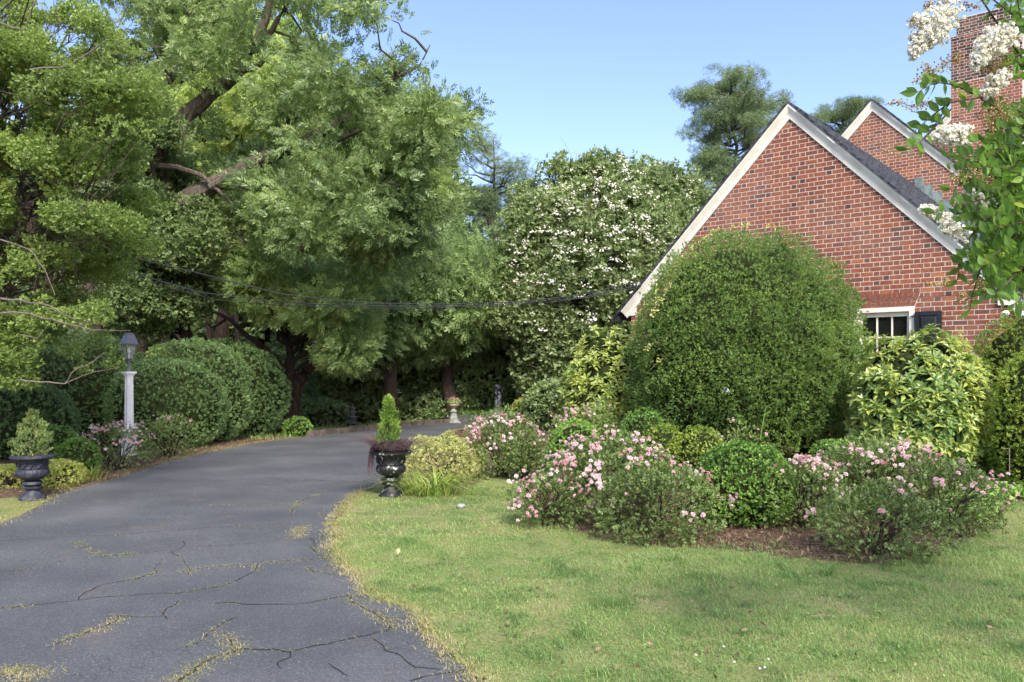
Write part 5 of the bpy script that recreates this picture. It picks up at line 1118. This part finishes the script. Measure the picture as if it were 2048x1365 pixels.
# cables
for i, pts_ in enumerate(([(200, 500, 17.5), (375, 541, 16.6), (460, 563, 16.4), (560, 588, 16.2), (660, 600, 16.1), (760, 607, 16), (900, 609, 15.9), (1040, 604, 15.9), (1150, 592, 16), (1288, 562, 16.1)],
                         [(205, 530, 17.5), (400, 585, 16.6), (520, 600, 16.4), (640, 609, 16.2), (760, 613, 16.1), (900, 613, 16), (1040, 607, 16), (1160, 596, 16), (1284, 570, 16.1)],
                         [(210, 540, 17.5), (430, 600, 16.6), (560, 611, 16.4), (700, 616, 16.2), (840, 618, 16.1), (960, 614, 16), (1080, 607, 16), (1180, 595, 16), (1276, 576, 16.1)])):
    W = MB(); W.tube([P(*q) for q in pts_], .010 if i < 2 else .007, 6)
    tag(W.build('overhead_cable', M['cable'], smooth=True), ['topmost black cable sagging from the trees to the gable corner', 'middle black cable sagging from the trees to the gable corner', 'thinnest lowest cable sagging from the trees to the gable'][i], 'cable', 'overhead cables')
# small things on the lawn
W = MB(); c_ = gp(922, 1016); W.ell((c_[0], c_[1], .02), (.06, .045, .03), seg=8, rings=5, wob=.12); tag(W.build('stone', M['stone']), 'pale stone lying in the grass', 'stone')
W = MB(); c_ = gp(1645, 1242); W.tube([(c_[0] - .07, c_[1], .03), (c_[0], c_[1] + .01, .035), (c_[0] + .08, c_[1] - .005, .03)], [.004, .004, .002], 6); tag(W.build('twig', M['bark_pale']), 'bare pale twig lying on the lawn', 'twig')
for px_, py_, lb in ((795, 1118, 'curled pale dead leaf on the lawn near the driveway'),):
    lf = LF(); c_ = gp(px_, py_); stamp(lf, T_whorl(1, 1, .5, 80, 7), np.array([[c_[0], c_[1], .035]]), np.array([[.3, -.6, .6]]), .07, .9, tj=0); tag(lf.build('dead_leaf', M['bud']), lb, 'leaf')
lf = LF(); q = []
for px_, py_, n in ((1500, 1345, 3), (1520, 1340, 1), (1460, 1310, 1), (1400, 1330, 1)):
    q.append(gp(px_, py_) + rng.normal(0, .05, (n, 2)))
q = np.concatenate(q); stamp(lf, BLOOM[0], np.column_stack([q, rng.uniform(.035, .055, len(q))]), np.tile([0, -.2, 1.], (len(q), 1)), .016, .8)
lf2 = LF(); q2 = np.array([gp(rng.uniform(760, 2040), rng.uniform(1040, 1365)) for _ in range(90)]); q2 = q2[~inside(road_poly, q2[:, 0], q2[:, 1])]
stamp(lf2, T_whorl(1, 1, .5, 80, 7), np.column_stack([q2, np.full(len(q2), .03)]), rng.normal(0, .6, (len(q2), 3)) + [0, -.2, .7], rng.uniform(.018, .045, len(q2)), rng.uniform(.3, .95, len(q2)), tj=.03)
tag(lf2.build('fallen_leaves', M['litter']), 'small brown fallen leaves scattered on the lawn', 'leaf litter', kind='stuff')
tag(lf.build('clover_flowers', M['white_petal']), 'tiny white clover flowers scattered in the front lawn', 'clover', kind='stuff')
cn = thing('cane', P(1500, 900, 10.6), 'single tall curved green stem in front of the dark dome base', 'plant stem'); W = MB(); W.tube([P(1520, 880, 10.4), P(1527, 840, 10.4), P(1532, 815, 10.4), P(1548, 805, 10.4)], [.006, .005, .004, .002], 5); W.tube([P(1530, 830, 10.4), P(1540, 822, 10.4)], [.004, .004], 5); W.build('stem', M['lily_m'] if 'lily_m' in M else M['thuja'], cn)
cn = thing('cane', P(2020, 975, 9.6), 'thin dry bent stem beside the right yew', 'plant stem'); W = MB(); W.tube([P(2019, 952, 9.4), P(2019, 920, 9.4), P(2019, 897, 9.4), P(2008, 898, 9.4)], .004, 5); W.build('stem', M['bark_pale'], cn)

# ================================================================ near crape myrtle on the right
mb2 = MB()
nc = thing('crape_myrtle', (3.35, 3.9, 0), 'near crape myrtle branches with white panicles and brown seed buds at right edge', 'flowering tree')
mb = MB(); limb(mb, (3.35, 3.9, -.1), (3.1, 3.7, 2.6), .07, .045, 0, 9, .04, 6); limb(mb, (3.1, 3.7, 2.6), (2.6, 3.5, 3.6), .04, .015, 0, 7, .05, 6)
TW = []   # (points px, depth, leafy)
def tw(pts, d, n, r0=.006, leafs=True, sz=.062): TW.append((pts, d, n, r0, leafs, sz))
tw([(2080, 330), (2030, 250), (1960, 195), (1900, 205), (1860, 235), (1830, 262)], 3.2, 22); tw([(1960, 195), (1910, 170), (1870, 165), (1835, 185)], 3.2, 14, .004); tw([(1900, 205), (1870, 250), (1840, 285), (1815, 300)], 3.15, 14, .004)
tw([(2100, 200), (2040, 110), (1990, 40), (1950, -20), (1905, -10), (1880, 20)], 3.2, 12); tw([(2090, 60), (2040, 40), (2000, 10), (1960, -20)], 3.0, 16); tw([(2100, 130), (2060, 90), (2040, 30), (2030, -30)], 3.1, 20)
tw([(2100, 400), (2040, 390), (1990, 420), (1950, 460), (1925, 500), (1915, 560)], 3.3, 22); tw([(2100, 430), (2050, 460), (2000, 500), (1960, 540), (1945, 590), (1940, 620)], 3.25, 22); tw([(2100, 380), (2020, 350), (1960, 350), (1900, 380)], 3.3, 16)
tw([(2100, 500), (2060, 520), (2020, 560), (1990, 590)], 3.2, 20); tw([(2100, 300), (2050, 290), (2000, 300), (1960, 330), (1940, 365)], 3.3, 22); tw([(2090, 540), (2060, 560), (2040, 600), (2030, 610)], 3.2, 14)
tw([(2100, 220), (2060, 220), (2020, 240), (1990, 280)], 3.3, 20); tw([(1980, 410), (1930, 425), (1900, 430), (1870, 425)], 3.3, 12, .004)
for _ in range(120):
    x0, y0 = 2110 + rng.normal(0, 20), rng.uniform(240, 560); L = rng.uniform(60, 175); a = rng.uniform(2.2, 4.1); x1, y1 = x0 - 30 + L * math.cos(a), y0 - L * .6 * math.sin(a)
    if y1 > 605 or (y1 < 280 and x1 < 1980) or y1 < 200: continue
    tw([(x0, y0), ((x0 + x1) / 2, (y0 + y1) / 2 - 12), (x1, y1)], rng.uniform(3.1, 3.9), 18, .004)
for _ in range(12):
    x0, y0 = 2100, rng.uniform(-60, 240); tw([(x0, y0), (2070, y0 - 5), (2020 + rng.normal(0, 12), y0 + rng.normal(0, 20))], rng.uniform(3.1, 3.7), 10, .004)
lf = LF(); DL = []
r2 = np.random.default_rng(9); sg_ = 5     # a leaf made of five folded strips
def leafD():
    out = []; wv = [.05, .34, .48, .42, .22, .01]
    for i in range(sg_):
        z0_, z1_ = i / sg_, (i + 1) / sg_; c0_ = np.array([0, -.12 * z0_ ** 2, z0_]); c1_ = np.array([0, -.12 * z1_ ** 2, z1_])
        for s_ in (-1, 1): out.append([c0_, c0_ + [s_ * wv[i] * .55, .08 * wv[i], 0], c1_ + [s_ * wv[i + 1] * .55, .08 * wv[i + 1], 0], c1_])
    return np.array(out)
DL = leafD()
for pts_, dd, n, r0, lfy, sz in TW:
    p3 = [P(x, y, dd + .12 * math.sin(i * 1.7)) for i, (x, y) in enumerate(pts_)]; mb.tube(p3, [r0 * (1 - .75 * i / (len(p3) - 1)) for i in range(len(p3))], 6)
    cum = np.linspace(.12, 1, n); idx = cum * (len(p3) - 1)
    for j, s in enumerate(idx):
        i = min(int(s), len(p3) - 2); a_, b_ = p3[i], p3[i + 1]; q = a_ + (b_ - a_) * (s - i); dr = norm(b_ - a_); sd = norm(np.cross(dr, [0, -1, .15])) * (1 if j % 2 else -1)
        ax = dr * .45 + sd * .8 + rng.normal(0, .28, 3) + [0, 0, -.12]
        up = np.cross(ax, np.array([0, -.75, .8]) + rng.normal(0, .35, 3))
        for _ in range(2 if rng.random() < .6 else 1):
            stamp(lf, DL, q[None] , (ax + rng.normal(0, .2, 3))[None], sz * .86 * rng.uniform(.7, 1.2), np.array([.5 + rng.normal(0, .14)]), up=up[None], tj=.02)
ax_ = np.array([P(2108 + rng.normal(0, 20), y, 3.5) for y in range(0, 600, 40)])
for q in ax_[::2]: limb(mb, (3.1, 3.75, 2.3), q, .014, .005, 0, 5, .1, 5)
mb.build('trunk', M['bark_red'], nc, smooth=True); lf.build('crown', M['crape_near'], nc)
rb = []
for _ in range(26):
    y_ = rng.uniform(2.8, 5.2); x_ = y_ * .72 + rng.uniform(1.0, 2.0); rb.append((x_, y_, rng.uniform(2.3, 4.1), rng.uniform(.25, .42)))
for b in rb: limb(mb2, (3.1, 3.75, 2.3 + rng.uniform(0, .3)), b[:3], .014, .004, 0, 5, .1, 5)
mb2.build('branches', M['bark_red'], nc, smooth=True); foliage(nc, rb, M['crape_near'], [T_whorl(5, .9, .5, 75, s) for s in (91, 92)], .07, 900, .5, name='outer_crown', droop=.1, gap=-.6)
PF = []
for sd in (1, 2, 3):
    r = np.random.default_rng(sd + 50); out = []
    for i in range(12):
        d_ = norm(r.normal(size=3) + [0, 0, .5]); out.append(leafq(np.zeros(3), d_, norm(r.normal(size=3)), .9, .8, r.uniform(-.3, .3)))
    PF.append(np.array(out))
lf = LF(); lb_ = LF(); mb = MB(); OCT = np.array([[[0, 0, .5], [.42, 0, 0], [0, .42, 0], [-.42, 0, 0]], [[0, 0, .5], [-.42, 0, 0], [0, -.42, 0], [.42, 0, 0]], [[0, 0, -.5], [.42, 0, 0], [0, .42, 0], [-.42, 0, 0]], [[0, 0, -.5], [-.42, 0, 0], [0, -.42, 0], [.42, 0, 0]]])
def panicle(pts, rad, d, nf, nbud):
    p3 = np.array([P(x, y, d) for x, y in pts]); k = d / F
    s = rng.random(nf) * (len(p3) - 1); i = np.minimum(s.astype(int), len(p3) - 2); c_ = p3[i] + (p3[i + 1] - p3[i]) * (s - i)[:, None]
    rr = np.interp(s, range(len(p3)), rad) * k; v = norm(rng.normal(size=(nf, 3))); q = c_ + v * rr[:, None] * (rng.random((nf, 1)) ** .45)
    for j in range(3): m_ = rng.integers(0, 3, nf) == j; stamp(lf, PF[j], q[m_], v[m_] + rng.normal(0, .3, (m_.sum(), 3)), rng.uniform(.009, .015, m_.sum()), .45, tj=.25)
    buds(pts, rad, d, nbud)
def buds(pts, rad, d, nb_):
    p3 = np.array([P(x, y, d) for x, y in pts]); k = d / F
    s = rng.random(nb_) * (len(p3) - 1); i = np.minimum(s.astype(int), len(p3) - 2); c_ = p3[i] + (p3[i + 1] - p3[i]) * (s - i)[:, None]
    rr = np.interp(s, range(len(p3)), rad) * k; v = norm(rng.normal(size=(nb_, 3))); q = c_ + v * rr[:, None] * (.3 + .8 * rng.random((nb_, 1)))
    stamp(lb_, OCT, q, rng.normal(size=(nb_, 3)), rng.uniform(.006, .011, nb_), rng.uniform(.1, .9, nb_), tj=.05)
    mb.tube(p3, .0022, 4)
    for a_, b_ in zip(c_[:nb_ // 2], q[:nb_ // 2]): mb.tube([a_, (a_ + b_) / 2 + [0, 0, .004], b_], .0009, 3, cap=False)
panicle([(1895, 10), (1885, 45), (1862, 60), (1840, 85), (1828, 112)], [20, 42, 38, 22, 10], 3.2, 620, 130); panicle([(1822, 42), (1850, 40)], [12, 14], 3.2, 60, 60)
panicle([(2015, 70), (1985, 85), (1965, 110), (1950, 130)], [34, 32, 20, 10], 3.1, 420, 110); panicle([(2010, 150), (1985, 168), (1975, 185)], [18, 20, 12], 3.15, 150, 110)
panicle([(1930, 270), (1900, 270), (1878, 272)], [20, 22, 12], 3.2, 300, 60); panicle([(1930, 390), (1955, 410), (1975, 425)], [14, 20, 14], 3.3, 150, 110)
panicle([(1895, 440), (1870, 428), (1845, 416)], [18, 16, 8], 3.25, 170, 40); panicle([(1925, 470), (1900, 455), (1885, 450)], [18, 16, 10], 3.25, 170, 60); panicle([(1965, 110), (1990, 60)], [20, 26], 3.3, 150, 60)
for pts_, rad, nb_ in (([(1990, 210), (2000, 240), (1980, 250)], [34, 32, 24], 330), ([(1920, 110), (1890, 130), (1860, 150), (1825, 165)], [22, 20, 16, 8], 150), ([(1860, 205), (1830, 215), (1800, 205), (1775, 208)], [10, 16, 10, 4], 100), ([(1850, 130), (1860, 160)], [14, 10], 60),
                       ([(2010, 120), (1990, 140), (1960, 130)], [26, 26, 18], 220), ([(1950, 340), (1925, 360), (1900, 355)], [22, 18, 10], 160), ([(1900, 560), (1880, 570), (1850, 566)], [10, 9, 5], 70), ([(1930, 585), (1915, 600)], [10, 8], 50), ([(1960, 15), (1925, 10)], [8, 12], 50), ([(1870, 5), (1850, 15)], [14, 8], 60), ([(1960, 350), (1985, 365)], [20, 20], 120), ([(1955, 560), (1970, 580)], [10, 10], 40), ([(1800, 310), (1775, 303), (1765, 300)], [6, 6, 2], 16)):
    buds(pts_, rad, 3.2, nb_)
lf.build('blossoms', M['white_petal'], nc); lb_.build('seed_buds', M['bud'], nc); mb.build('flower_stalks', M['bud'], nc)
for o in S.objects:
    if '_dim' in o: del o['_dim']
nf = sum(len(o.data.polygons) for o in S.objects if o.type == 'MESH'); print('FACES', nf, 'OBJS', len(S.objects))
